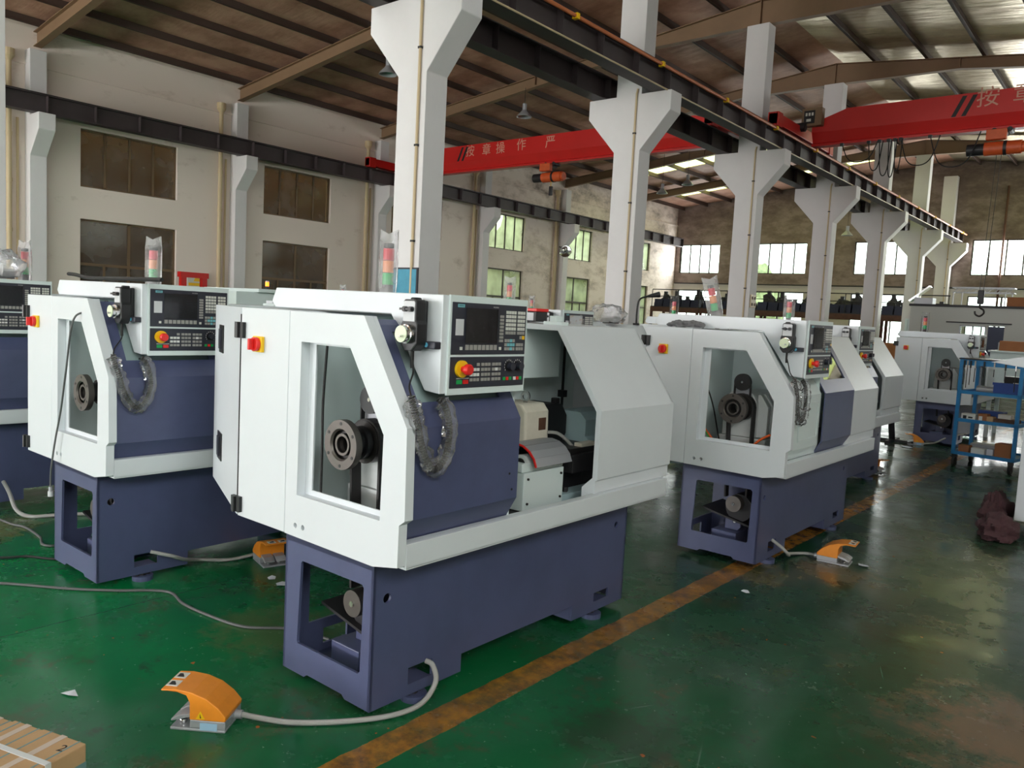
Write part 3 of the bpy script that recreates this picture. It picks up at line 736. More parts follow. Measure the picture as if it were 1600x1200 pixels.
    h.plate('y', [(-.40, .842), (-.165, .842), (-.165, 1.09), (-.20, 1.15), (-.35, 1.15), (-.40, 1.09)], .215, .64, 'casting')
    for i in range(5): h.plate('y', [(-.17, .845), (-.095, .845), (-.095, 1.06), (-.15, 1.14), (-.17, 1.14)], .25+i*.08, .285+i*.08, 'casting')
    h.build('headstock', R, key='lhead', bevel=.004)
    sp = MB(); c = (-.248, 1.05)
    sp.lathe((c[0], .015, c[1]), (c[0], .045, c[1]), [(.058, .3), (.065, 0), (.1, 0), (.1, 1), (.05, 1)], 'steel', 40)
    sp.lathe((c[0], .02, c[1]), (c[0], .13, c[1]), [(.066, .02), (.066, .2), (.045, .2), (.045, .06), (.033, .06), (.033, 1)], 'darksteel', 32)
    sp.lathe((c[0], .012, c[1]), (c[0], .06, c[1]), [(.032, .9), (.034, .25), (.044, .25), (.044, .9)], 'steel', 32)
    sp.lathe((c[0], .045, c[1]), (c[0], .2, c[1]), [(.05, 0), (.055, .35), (.068, .36), (.068, .52), (.06, .53), (.06, 1)], 'black', 32)
    for i in range(6):
        a = PI/6+i*PI/3; q = (c[0]+.085*math.cos(a), c[1]+.085*math.sin(a)); sp.cyl((q[0], .0135, q[1]), (q[0], .02, q[1]), .007, 'black', n=10)
    sp.build('spindle', R, key='lspin', smooth=True)
    MB().ring((c[0], .135, c[1]), (c[0], .20, c[1]), .088, .058, 'darksteel', 36).build('spindle_pulley', R, key='lpul', smooth=True)
    bl = MB()
    for sx in (-1, 1): bl.bar((c[0]+sx*.09, .165, 1.06), (c[0]+.015+sx*.075, .165, .42), .012, .05, 'belt', (0, 1, 0))
    for i in range(12):
        a0, a1 = PI*i/12, PI*(i+1)/12
        bl.bar((c[0]+.092*math.cos(a0), .165, c[1]+.092*math.sin(a0)), (c[0]+.092*math.cos(a1), .165, c[1]+.092*math.sin(a1)), .008, .05, 'belt', (0, 1, 0))
    bl.build('drive_belt', R, key='lbelt')
    e = MB().ring((-.255, .16, 1.222), (-.255, .19, 1.222), .058, .006, 'black', 30).cyl((-.255, .165, 1.222), (-.255, .185, 1.222), .05, 'black', n=30).cyl((-.255, .157, 1.222), (-.255, .165, 1.222), .008, 'chrome', n=12)
    e.box(-.31, -.20, .19, .204, 1.12, 1.2, 'alu'); e.box(-.314, -.307, .165, .185, 1.08, 1.222, 'belt').box(-.203, -.196, .165, .185, 1.08, 1.222, 'belt'); e.build('encoder_pulley', R, key='lenc')
    # --- front tray
    tr = MB().box(.137, .149, .023, 1.985, .64, .735, 'white').box(-.56, .149, .023, 1.985, .636, .646, 'white').box(.10, .137, .03, 1.985, .725, .735, 'white')
    tr.box(-.56, .10, .03, 1.985, .646, .66, 'iron'); tr.build('front_tray', R, key='ltray', bevel=.002)
    # --- fixed front panel behind the sliding door
    prof = [(.095, .735), (.118, .80), (.118, 1.16), (-.13, 1.545)]
    f = MB().strip('y', prof, .008, .024, .655, 'interior'); f.build('front_panel', R, key='lfix')
    MB().box(.119, .124, .25, .265, .86, 1.1, 'interior').box(.119, .124, .60, .615, .86, 1.1, 'interior').box(.119, .124, .25, .615, .85, .865, 'interior').box(.119, .124, .25, .615, 1.095, 1.11, 'interior').build('recess_frame', R, key='lrec')
    MB().strip('y', [(.149+.018, 1.173), (-.087, 1.567)], .01, .022, .04, 'white').build('flange', R, key='lflange')
    # --- sliding chuck guard
    d0, w_ = door, .655; d1 = d0+w_; dr = MB()
    lo = [(.085, .715), (.146, .82), (.146, 1.165), (.092, 1.252)]; hi = [(.092, 1.252), (-.085, 1.535), (-.11, 1.555)]
    dr.strip('y', lo, .008, d0, d1, 'slate'); dr.strip('y', hi, .008, d0, d0+.105, 'slate'); dr.strip('y', hi, .008, d1-.08, d1, 'slate')
    dr.strip('y', [(-.07, 1.51), (-.085, 1.535), (-.11, 1.555)], .008, d0+.105, d1-.08, 'slate')
    dr.plate('y', [(.138, .82), (.138, 1.165), (-.08, 1.51), (-.12, 1.51), (.09, 1.165), (.09, .82)], d1-.006, d1, 'slate')
    if not door: dr.box(.06, .085, d0+.03, d1-.03, .715, .78, 'slate')
    do = dr.build('sliding_guard', R)
    MB().strip('y', [(.086, 1.25), (-.07, 1.505)], .003, d0+.10, d1-.07, 'glass_clear').build('window_pane', do)
    if not door:
        for yy, z in ((.6, .93), (.62, .86)): MB().cyl((0, 0, 0), (.002, 0, 0), .005, 'mark', n=8).build('hole', do, key='ghole', loc=(.146, yy, z))
    # --- right-hand cover
    cv = MB(); cp = [(.115, .737), (.115, .795), (.127, .806), (.127, 1.15), (-.15, 1.556), (-.56, 1.56)]
    cv.plate('y', cp+[(-.56, 1.53), (-.166, 1.53), (.098, 1.143), (.098, .812), (.038, .758), (.038, .70), (.115, .70)], 1.308, 1.332, 'white'); cv.strip('y', cp, .008, 1.33, 2.04, 'white')
    cv.plate('y', cp+[(-.56, .70)], 2.03, 2.045, 'white'); cv.box(-.56, .12, 1.33, 2.03, .737, .742, 'white') if False else None
    cv.build('side_cover', R, key='lcover')
    # --- work area
    MB().box(-.561, -.553, .667, 2.03, .64, 1.56, 'interior').box(-.552, -.40, .9, 1.66, 1.262, 1.55, 'interior').build('back_wall', R, key='lback', bevel=.006)
    MB().strip('y', [(-.12, 1.545), (-.56, 1.55)], .008, .665, 1.31, 'white').build('roof_strip', R, key='lroof') if False else None
    if detail > 0:
        bd = MB().box(-.46, -.16, .64, 2.0, .66, .80, 'iron').box(-.19, -.15, .64, 2.0, .78, .84, 'darksteel').box(-.42, -.38, .64, 2.0, .78, .84, 'darksteel').box(-.15, -.06, 1.0, 1.98, .66, .70, 'teal')
        bd.cyl((-.1, 1.36, .70), (-.1, 1.36, .725), .016, 'iron', n=6).build('bed', R, key='lbed')
        ap = MB().box(-.36, -.055, .955, 1.275, .665, .85, 'interior').box(-.36, -.065, .95, 1.28, .852, .895, 'interior')
        ap.box(-.30, -.09, 1.0, 1.26, .895, .92, 'darksteel'); ao = ap.build('saddle', R, key='lsad', bevel=.004)
        for yy, z in ((.985, .82), (1.25, .82), (.985, .70), (1.25, .70)): MB().cyl((-.055, yy, z), (-.048, yy, z), .006, 'darksteel', n=10).build('screw', ao)
        tu = MB().plate('y', [(-.48, .90), (-.27, .90), (-.275, 1.10), (-.31, 1.14), (-.48, 1.14)], 1.22, 1.42, 'ivory'); to = tu.build('tool_turret', R, key='ltur', bevel=.012)
        MB().box(-.2755, -.271, 1.33, 1.39, 1.0, 1.065, 'rust').build('name_plate', to)
        MB().lathe((-.35, 1.30, 1.175), (-.35, 1.308, 1.175), [(.018, 0), (.03, 0), (.03, 1), (.018, 1), (.018, 0)], 'chrome', 20).cyl((-.35, 1.304, 1.13), (-.35, 1.304, 1.15), .012, 'chrome', n=12).build('lifting_eye', to, smooth=True)
        MB().tube([(-.268, 1.405, .985), (-.22, 1.44, .98), (-.16, 1.47, .93), (-.10, 1.48, .86), (-.07, 1.46, .82)], .009, 'hose', 8, 6).build('coolant_hose', to, smooth=True)
        tm = MB().plate('x', [(1.42, .88), (1.56, .88), (1.62, .96), (1.62, 1.06), (1.57, 1.125), (1.42, 1.13)], -.50, -.30, 'black').box(-.36, -.32, 1.54, 1.575, 1.12, 1.155, 'iron'); tm.build('turret_motor', R, key='ltm', bevel=.006)
        rc = []
        for i in range(9):
            a = PI*.92-PI*.86*i/8; rc.append((-.155+.135*math.cos(a), .855+.12*math.sin(a)))
        rr = MB().strip('y', rc, .006, 1.0, 1.29, 'alu')
        for i in range(1, 8, 2): rr.box(rc[i][0]-.003, rc[i][0]+.003, 1.01, 1.28, rc[i][1]+.002, rc[i][1]+.006, 'steel')
        ro = rr.build('way_wiper_cover', R, key='lway')
        MB().strip('y', [(p[0]*1.0+.001, p[1]+.002) for p in rc], .008, .992, 1.0, 'red').build('red_edge', ro)
        MB().cyl((-.11, .99, .885), (-.11, 1.06, .885), .045, 'casting', n=24).cyl((-.11, .985, .885), (-.11, .99, .885), .03, 'black', n=20).build('bearing_housing', R, key='lbear')
        ts = MB().plate('y', [(-.44, .84), (-.16, .84), (-.17, .93), (-.20, .95), (-.20, 1.04), (-.24, 1.08), (-.38, 1.08), (-.44, 1.04)], 1.66, 1.98, 'teal')
        ts.plate('y', [(-.42, .82), (-.10, .82), (-.13, .90), (-.42, .90)], 1.52, 2.0, 'teal').box(-.199, -.196, 1.78, 1.90, .955, 1.0, 'iron'); ts.build('tailstock', R, key='lts', bevel=.012)
        MB().box(-.30, -.08, 1.36, 1.62, .895, .925, 'darksteel').box(-.13, -.08, 1.46, 1.60, .925, .945, 'ivory').box(-.30, -.06, 1.36, 1.66, .80, .895, 'iron').build('cross_slide', R, key='lcs', bevel=.003)
        MB().cyl((-.5, 1.84, 1.0), (-.5, 1.84, 1.5), .008, 'rubber', n=8).box(-.52, -.48, 1.82, 1.86, 1.13, 1.17, 'black').build('machine_lamp_arm', R, key='llamp')
    # --- control head
    hp = [(-.957, 1.605), (-.924, 1.667), (.150, 1.66), (.150, 1.287), (.068, 1.294), (-.136, 1.578), (-.93, 1.578)]
    hd = MB().plate('y', hp, .155, .645, 'white'); hd.build('control_head', R, key='lhd', bevel=.004)
    fp = MB().box(.150, .160, .185, .647, 1.282, 1.662, 'interior'); fp.box(.1595, .163, Y0, Y1, 1.437, 1.636, 'panel_black').box(.1595, .163, Y0, Y1, 1.308, 1.428, 'panel_black')
    fo = fp.build('control_panel', R, key='lfp', bevel=.0015)
    U, Lw = keypad_cells()
    def pos(s, t_, up): return (Y0+s*(Y1-Y0), (1.636-t_*.199) if up else (1.428-t_*.12))
    yy, z0_ = pos(.17, .77, 1); y2, z1_ = pos(.59, .10, 1)
    MB().box(.1632, .1645, yy, y2, z0_, z1_, 'screen').build('screen', fo, key='lscr')
    fl = MB(); nx, nz = 14, 12; rnd = random.Random(int(x*100+y*10))
    vs = [(.1660+.0022*rnd.random()*(1 if 0 < i < nx and 0 < j < nz else 1.3), yy-.004+(y2-yy+.010)*i/nx, z0_-.006+(z1_-z0_+.010)*j/nz) for j in range(nz+1) for i in range(nx+1)]
    fl.add(vs, [(j*(nx+1)+i, j*(nx+1)+i+1, (j+1)*(nx+1)+i+1, (j+1)*(nx+1)+i) for j in range(nz) for i in range(nx)], 'film_thin'); fl.build('screen_film', fo, smooth=True)
    yy, z0_ = pos(.045, .63, 1); y2, z1_ = pos(.145, .32, 1); MB().box(.163, .1636, yy, y2, z0_, z1_, 'face').build('sticker', fo, key='lsti')
    if detail > 1:
        for nm, cells, up in (('key', U, 1), ('button', Lw, 0)):
            for s, t_, w2, h2, m in cells:
                yy, zz = pos(s, t_, up); hh = h2*(.199 if up else .12)
                MB().box(0, .003, -w2*.221, w2*.221, -hh/2, hh/2, m).build(nm, fo, key='k%s%.3f%.3f' % (m, w2, hh), loc=(.163, yy, zz))
    else:
        kp = MB()
        for cells, up in ((U, 1), (Lw, 0)):
            for s, t_, w2, h2, m in cells:
                yy, zz = pos(s, t_, up); hh = h2*(.199 if up else .12); kp.box(.163, .166, yy-w2*.221, yy+w2*.221, zz-hh/2, zz+hh/2, m)
        kp.build('keypad', fo, key='lkeypad')
    yy, zz = pos(.13, .38, 0)
    es = MB().cyl((.163, yy, zz), (.175, yy, zz), .033, 'yellow', n=30).build('emergency_stop', fo, key='lestop', smooth=True)
    MB().lathe((.175, yy, zz), (.215, yy, zz), [(.012, 0), (.014, .4), (.021, .5), (.022, .85), (.018, 1), (0, 1)], 'red', 28).build('red_button', es, key='lestopb', smooth=True)
    for s in (.775, .90):
        yy, zz = pos(s, .33, 0)
        kb = MB().cyl((.163, yy, zz), (.168, yy, zz), .021, 'black', n=28).cyl((.168, yy, zz), (.188, yy, zz), .0165, 'panel_black', n=18)
        for i in range(11):
            a = PI*(1.2-1.4*i/10); kb.box(.1631, .1637, yy+.026*math.cos(a)-.0012, yy+.026*math.cos(a)+.0012, zz+.026*math.sin(a)-.003, zz+.026*math.sin(a)+.003, 'key')
        kb.build('override_knob', fo)
    yy, zz = pos(.105, .065, 1)
    MB().box(.163, .1636, yy-.019, yy+.019, zz-.006, zz+.006, 'key_teal').build('badge', fo, key='lbadge')
    textmesh('SIEMENS', .0075, 'mark', 'lettering', fo, frame((.1637, yy, zz), (0, 1, 0), (0, 0, 1)), .0001)
    yy, zz = pos(.56, .06, 1); textmesh('SINUMERIK', .0065, 'key', 'lettering', fo, frame((.1631, yy, zz), (0, 1, 0), (0, 0, 1)), .0001)
    yy, zz = pos(.16, .69, 0); MB().box(.163, .1634, yy-.035, yy+.035, zz-.0015, zz+.0015, 'key').build('caption_strip', fo, key='lcap')
    lk = MB().box(.092, .150, .120, .155, 1.456, 1.484, 'panel_black').build('usb_port_cover', R, key='lusb', bevel=.004)
    MB().cyl((.106, .1185, 1.47), (.106, .1205, 1.47), .009, 'bluedot', n=16).build('blue_cap', lk, key='lusbc')
    MB().box(.02, .075, .135, .155, 1.46, 1.635, 'black').box(.03, .055, .10, .14, 1.615, 1.645, 'black').build('pendant_holder', R, key='lhold', bevel=.006)
    if light: stack_light(R, light[0], light[1], light[2], bag, light[3], light[4], light[5] if len(light) > 5 else .058)
    if open_cabinet:
        dd = MB(); a = Vector((-.925, -.02, 0)); dv = Vector((-.78, .325, 0)).normalized(); nv = Vector((dv.y, -dv.x, 0))
        def pt(u, n_, z): q = a+dv*u+nv*n_; return (q.x, q.y, z)
        def slab(mb, u0, u1, n0, n1, z0, z1, m):
            mb.add([pt(u, n_, z) for z in (z0, z1) for n_ in (n0, n1) for u in (u0, u1)], [(0, 2, 3, 1), (4, 5, 7, 6), (0, 1, 5, 4), (2, 6, 7, 3), (0, 4, 6, 2), (1, 3, 7, 5)], m)
        slab(dd, .012, .85, -.0, .03, .634, 1.57, 'white'); od = dd.build('cabinet_door', R, bevel=.003)
        for z in (1.33, .78):
            q = MB(); slab(q, .52, .66, -.005, 0, z, z+.14, 'black'); slab(q, .56, .62, -.014, -.005, z+.02, z+.12, 'panel_black'); q.build('latch', od)
        q = MB(); slab(q, .0, .012, .0, .03, .66, 1.54, 'iron'); q.build('seal', od)
    return R

def pendant(x, y, label, end, d=1, plug=None):
    """hand-held pulse generator hanging on the holder of a lathe whose origin is (x, y)"""
    t = thing('handwheel_pendant', (x+.03, y+.125, 1.44), label, 'remote control', group='handwheel pendants')
    bd = MB().plate('y', [(-.012, .03), (.01, .005), (.05, .005), (.075, .03), (.075, .105), (.068, .12), (.068, .19), (.06, .197), (.004, .197), (-.004, .19), (-.004, .12), (-.012, .105)], -.055, -.002, 'black')
    bd.build('body', t, bevel=.006)
    MB().plate('y', [(.002, .115), (.062, .115), (.062, .185), (.057, .19), (.006, .19), (.002, .185)], -.0575, -.055, 'face').build('face_plate', t)
    for k in (0, .032): MB().cyl((.017+k, -.072, .160), (.017+k, -.057, .160), .010, 'black', n=14).box(.017+k-.014, .017+k+.014, -.08, -.07, .156, .164, 'black').build('selector_knob', t)
    MB().lathe((.03, -.055, .068), (.03, -.09, .068), [(.036, 0), (.036, .5), (.031, .55), (.031, 1)], 'chrome', 28).build('wheel_ring', t, smooth=True)
    MB().cyl((.03, -.088, .068), (.03, -.094, .068), .031, 'cream', n=28).cyl((.042, -.094, .06), (.042, -.11, .06), .005, 'chrome', n=10).build('handwheel_dial', t)
    MB().tube([(.03, -.03, .01), (.03, -.03, -.03), (.032, -.03, -.06)], .007, 'rubber', 8, 4).build('strain_relief', t)
    L = [Vector(p) for p in ((.03, -.03, -.02), (.05, -.04, -.07), (.085, -.09, -.12), (.125, -.115, -.155))]
    MB().tube(L, .0035, 'rubber', 6, 6).build('cable', t)
    U = [Vector(p) for p in ((.125, -.115, -.15), (.135, -.11, -.20), (.14, -.09, -.26), (.14, -.07, -.33), (.142, -.04, -.395), (.145, .0, -.432), (.145, .045, -.40), (.142, .07, -.34), (.14, .072, -.27), (.137, .05, -.20), (.125, .025, -.168))]
    path = catmull(U, 40); hel = []; up = None; acc = 0
    for i, p in enumerate(path):
        dv = (path[min(i+1, len(path)-1)]-path[max(i-1, 0)]).normalized()
        if up is None: up = dv.orthogonal().normalized()
        up = (up-dv*up.dot(dv)).normalized(); bv = dv.cross(up)
        if i: acc += (p-path[i-1]).length
        a = 2*PI*acc/.0105
        hel.append(p+(up*math.cos(a)+bv*math.sin(a))*.011)
    MB().tube(hel, .0036, 'rubber', 5).build('coiled_cord', t, smooth=True)
    slv = MB(); pp = catmull(U, 6); k = len(pp); n = 14; vs = []; up = None
    for i in range(k):
        dv = (pp[min(i+1, k-1)]-pp[max(i-1, 0)]).normalized()
        if up is None: up = dv.orthogonal().normalized()
        up = (up-dv*up.dot(dv)).normalized(); bv = dv.cross(up)
        for j in range(n):
            a = 2*PI*j/n; r = (.029 if 2 < i < k-3 else .012)*(1+.55*noise.noise(Vector((i*.55, math.cos(a)*1.3, math.sin(a)*1.3+x))))
            vs.append(pp[i]+(up*math.cos(a)+bv*math.sin(a))*r)
    slv.add(vs, [(i*n+j, i*n+(j+1) % n, (i+1)*n+(j+1) % n, (i+1)*n+j) for i in range(k-1) for j in range(n)], 'sleeve')
    slv.build('plastic_sleeve', t, smooth=True)
    return t

L1 = lathe(-2.239, 1.945, 'large white and slate blue lathe in the foreground, its cabinet door ajar at the back', open_cabinet=True, light=(-.66, .59, 1.66, .5, 0, .046))
L2 = lathe(-4.315, 1.799, 'white and slate blue lathe left of the foreground one, second row from the right', bag='poly_milky', light=(-.645, .60, 1.66, .4, 0))
L3 = lathe(-6.45, 1.65, 'white and slate blue lathe cut off by the left edge of the photo', detail=1, light=(-.30, .625, 1.66, .4, 0))
L4 = lathe(-4.2, 5.35, 'white lathe mostly hidden behind the foreground lathe, a plastic bag on its cover', detail=1, light=(-.77, .55, 1.66, .5, 0))
L5 = lathe(-1.966, 4.988, 'white and slate blue lathe right of the foreground one, its blue guard slid half open', door=.66, light=(-.69, .60, 1.66, .6, -.24), bag='poly_milky', detail=2)
L6 = lathe(-2.40, 7.60, 'white lathe directly behind the right-hand one, only its head and cover showing', detail=1, door=.3, light=(-.67, .55, 1.66, .6, 0))
L7 = lathe(-2.28, 12.96, 'white lathe at the far right behind the blue trolley', detail=1, light=(-.67, .55, 1.66, .6, 0), bag='poly')
L8 = lathe(-4.25, 8.75, 'distant white lathe behind the bagged part, only its top showing', detail=0, light=(-.85, .70, 1.66, .6, 0), bag='poly')
pendant(-2.239, 1.945, 'black handwheel pendant with a cream dial on the foreground lathe head', None)
pendant(-4.315, 1.799, 'black handwheel pendant with plastic-wrapped cord on the lathe left of the foreground one', None)
pendant(-1.966, 4.988, 'black handwheel pendant hanging on the right-hand lathe', None)
pendant(-2.40, 7.60, 'black handwheel pendant on the lathe behind the right-hand one', None)
pendant(-2.28, 12.96, 'black handwheel pendant on the far lathe behind the blue trolley', None)
pendant(-4.2, 5.35, 'black handwheel pendant beside the red-topped box behind the foreground lathe', None)
# ------------------------------------------------------------------ floor things
def pedal(x, y, rz, label, hose):
    t = thing('foot_pedal', (x, y, 0), label, 'foot pedal', rz, 'two-pedal foot switches')
    b = MB().box(0, .21, 0, .15, 0, .012, 'alu').box(.075, .21, 0, .15, .012, .045, 'alu').cyl((.035, .04, .012), (.035, .04, .028), .014, 'chrome', n=14).cyl((.035, .11, .012), (.035, .11, .028), .014, 'chrome', n=14)
    b.build('base', t, bevel=.004)
    for yy in (.008, .08):
        MB().plate('y', [(.0, .03), (.10, .058), (.10, .068), (.03, .055), (.0, .038)], yy, yy+.062, 'alu').build('pedal_plate', t, bevel=.003)
    pr = [(.075, .045), (.21, .045), (.212, .062), (.18, .098), (.135, .13), (.08, .15), (.02, .158), (-.035, .155), (-.035, .148), (.02, .150), (.06, .138), (.074, .11)]
    o = MB().plate('y', pr, -.002, .152, 'orange'); o = o.build('hood', t, bevel=.006)
    MB().add([(.10, -.0035, .052), (.135, -.0035, .052), (.1175, -.0035, .082)], [(0, 1, 2)], 'yellow').add([(.116, -.004, .055), (.121, -.004, .055), (.115, -.004, .074)], [(0, 1, 2)], 'mark').build('warning_triangle', o)
    def on(px): return .158-.003*((px-.02)/.04)**2*.5
    for yy in (.02, .085):
        MB().box(-.028, .016, yy, yy+.045, .158, .1598, 'sign_white').plate('z', [(-.02, yy+.008), (-.02, yy+.036), (-.008, yy+.036), (.006, yy+.014), (.006, yy+.008)], .1598, .1603, 'mark').build('pictogram', o)
    MB().box(.115, .18, -.0015, -.0005, .008, .036, 'labelblue').build('rating_plate', t)
    MB().cyl((.21, .10, .026), (.235, .10, .026), .017, 'alu', n=16).build('hose_gland', t)
    c, s = math.cos(rz), math.sin(rz)
    st = Vector((x+c*.232-s*.10, y+s*.232+c*.10, .026))
    h = MB().tube([st]+[Vector(p) for p in hose], .011, 'hose', 10, 8); ho = h.build('armoured_hose', t, smooth=True)
    ho.matrix_parent_inverse = (Matrix.Translation((x, y, 0)) @ Matrix.Rotation(rz, 4, 'Z')).inverted()
    return t
pedal(-2.714, 1.395, math.radians(36.5), 'orange two-pedal foot switch on the floor in front of the foreground lathe',
      [(-2.436, 1.716, .014), (-2.30, 1.86, .014), (-2.20, 2.02, .016), (-2.165, 2.15, .03), (-2.17, 2.235, .09), (-2.205, 2.25, .145), (-2.238, 2.241, .157)])
pedal(-4.02, 2.80, math.radians(165), 'orange foot switch half hidden behind the base of the foreground lathe',
      [(-4.30, 2.58, .014), (-4.37, 2.42, .03), (-4.29, 2.28, .08), (-4.26, 2.18, .13), (-4.314, 2.09, .158)])
pedal(-1.56, 5.72, math.radians(186), 'orange foot switch on the floor beside the right-hand lathe, next to a scrap of paper',
      [(-1.86, 5.62, .014), (-1.92, 5.46, .03), (-1.87, 5.33, .06), (-1.90, 5.26, .12), (-1.966, 5.25, .16)])
pedal(-2.40, 9.78, math.radians(165), 'orange foot switch lying beyond the right-hand lathe on the wet floor',
      [(-2.75, 9.75, .014), (-2.95, 9.6, .014), (-3.2, 9.6, .02)])
pedal(-2.83, 12.62, math.radians(20), 'farthest orange foot switch, in front of the far lathe by the trolley',
      [(-2.52, 12.85, .05), (-2.38, 13.0, .14), (-2.2, 13.2, .2), (-2.24, 13.4, .16)])

# cartons in the lower left corner
a = math.atan2(.1, .318)
def carton(u0, w_, l, h, label):
    ux, uy = math.cos(a), math.sin(a)
    t = thing('carton', (-2.871+ux*u0, .936+uy*u0, 0), label, 'cardboard box', a, 'long cartons strapped together')
    MB().box(0, w_, -l, 0, 0, h, 'carton').build('box', t, bevel=.004)
    MB().box(w_/2-.012, w_/2+.012, -l, .0005, h, h+.0008, 'tape_clear').box(w_/2-.012, w_/2+.012, 0, .0008, h-.05, h+.0008, 'tape_clear').build('tape', t)
    for q in (.2, .86): MB().box(w_*q-.003, w_*q+.003, -l, 0, h, h+.0006, 'tape').build('printed_line', t)
    MB().box(w_, w_+.0006, -l, 0, h*.45, h*.62, 'tape').build('printed_band', t) if w_ > .16 else None
    return t
carton(-.135, .13, .6, .142, 'leftmost of the strapped long brown cartons, only its corner showing')
carton(0, .135, .6, .15, 'middle long brown carton of the strapped pack in the lower left corner')
cA = carton(.138, .195, .62, .155, 'long brown carton with a handwritten 2 in the lower left corner')
textmesh('2', .05, 'mark', 'handwriting', cA, frame((.155, -.055, .1556), (1, .2, 0), (-.2, 1, 0)), .0002)
sx, sy = math.cos(a), math.sin(a)
t = thing('packing_strap', (-2.871, .936, 0), 'white packing strap around the long cartons', 'strap', a)
MB().box(-.14, .3355, -.145, -.125, .1565, .158, 'strap').box(.3345, .336, -.145, -.125, .003, .158, 'strap').build('band', t)

# cables lying on the floor
def cable(name, pts, r, m, label, smooth=8):
    tag(MB().tube([Vector(p) for p in pts], r, m, 8, smooth).build(name, smooth=True), label, 'cable')
cable('floor_cable', [(-4.95, 1.25, .008), (-4.738, 1.473, .008), (-4.42, 1.70, .008), (-4.24, 1.86, .008), (-4.048, 2.051, .008), (-3.83, 2.03, .008), (-3.627, 2.04, .008), (-3.357, 2.091, .008), (-3.18, 2.24, .008), (-2.95, 2.3, .008)], .0075, 'cable', 'grey cable snaking over the green floor from the left to the foreground lathe')
cable('floor_cable', [(-6.2, 1.88, .008), (-5.92, 1.91, .008), (-5.772, 1.947, .008), (-5.49, 1.934, .008), (-5.32, 1.89, .008), (-5.25, 1.93, .008), (-5.30, 2.02, .008), (-5.1, 2.2, .008)], .008, 'cable', 'dark cable with a kink on the floor left of the second lathe')
cable('floor_cable', [(-5.5, 1.35, .008), (-5.201, 1.618, .008), (-5.135, 1.732, .008), (-4.98, 1.83, .008), (-4.85, 1.95, .008)], .007, 'rubber', 'thin black cable running to the left foot of the second lathe')
cable('armoured_hose', [(-6.448, 2.03, .19), (-6.33, 2.03, .13), (-6.16, 2.02, .04), (-6.02, 2.06, .014), (-5.95, 2.2, .014), (-5.75, 2.6, .014), (-5.5, 3.0, .014)], .014, 'hose', 'pale armoured hose curving out of the leftmost lathe onto the floor')
cable('plug_cable', [(-4.44, 1.90, 1.56), (-4.47, 1.80, 1.50), (-4.499, 1.745, 1.438), (-4.573, 1.74, 1.169), (-4.666, 1.75, .948), (-4.746, 1.75, .758), (-4.772, 1.74, .60), (-4.781, 1.74, .50)], .005, 'cable', 'thin cable with a plug hanging out of the second lathe window')
t = thing('plug', (-4.781, 1.74, .44), 'pale plug dangling on the thin cable by the second lathe', 'plug')
MB().cyl((0, 0, 0), (0, 0, .03), .014, 'face', n=14).cyl((0, 0, .03), (0, 0, .055), .010, 'alu', n=14).build('body', t, smooth=True)
cable('window_cable', [(-2.62, 1.99, 1.55), (-2.625, 1.985, 1.40), (-2.645, 1.99, 1.2), (-2.635, 1.985, 1.0), (-2.64, 1.99, .80), (-2.63, 2.0, .70)], .0055, 'rubber', 'black cable hanging down inside the window of the foreground lathe')
cable('orange_cord', [(-2.505, 5.15, 1.42), (-2.468, 5.15, 1.25), (-2.49, 5.15, 1.09), (-2.505, 5.15, 1.0), (-2.48, 5.15, .887), (-2.408, 5.15, .80), (-2.38, 5.15, .72)], .008, 'cord_orange', 'orange cord hanging inside the window of the right-hand lathe')
cable('green_cord', [(-2.485, 5.12, 1.18), (-2.505, 5.12, 1.02), (-2.50, 5.12, .93), (-2.42, 5.12, .81), (-2.39, 5.12, .72)], .006, 'cord_green', 'green cord beside the orange one in the right-hand lathe window')
cable('window_cable', [(-2.47, 5.03, 1.42), (-2.46, 5.06, 1.25), (-2.40, 5.1, 1.05), (-2.37, 5.15, .85), (-2.36, 5.2, .72)], .005, 'rubber', 'thin black cable inside the window of the right-hand lathe')
cable('orange_cord', [(-1.975, 5.1, .895), (-2.034, 5.1, .86), (-2.096, 5.1, .80), (-2.14, 5.1, .72)], .008, 'cord_orange', 'short orange cord low in the corner of the right-hand lathe window')
# bits of paper
def scrap(x, y, r, label, seed):
    rnd = random.Random(seed); n = 5
    p = [(x+r*(.7+.5*rnd.random())*math.cos(2*PI*i/n+.4*rnd.random()), y+r*(.6+.5*rnd.random())*math.sin(2*PI*i/n)) for i in range(n)]
    o = MB(); vs = [(a_, b_, .003+.006*rnd.random()) for a_, b_ in p]; o.add(vs+[(v[0], v[1], v[2]+.0006) for v in vs], [tuple(range(n)), tuple(range(2*n-1, n-1, -1))]+[(i, (i+1) % n, n+(i+1) % n, n+i) for i in range(n)], 'paper')
    tag(o.build('paper_scrap'), label, 'paper', 'white paper scraps on the floor')
t = MB(); q = [(-3.262, 1.225), (-3.215, 1.236), (-3.19, 1.262), (-3.245, 1.272)]
vs = [(p[0], p[1], .004+.004*(i % 2)) for i, p in enumerate(q)]
t.add(vs+[(v[0], v[1], v[2]+.0006) for v in vs], [(0, 1, 2, 3), (7, 6, 5, 4), (0, 1, 5, 4), (1, 2, 6, 5), (2, 3, 7, 6), (3, 0, 4, 7)], 'paper')
tag(t.build('paper_scrap'), 'white four-cornered scrap of paper on the floor left of the foreground pedal', 'paper', 'white paper scraps on the floor')
scrap(-3.878, 2.595, .04, 'white paper scrap near the hidden pedal, the left of two', 3)
scrap(-3.758, 2.575, .045, 'white paper scrap near the hidden pedal, the right of two', 5)
scrap(-1.475, 5.69, .045, 'white paper scrap right beside the orange pedal of the right-hand lathe', 8)
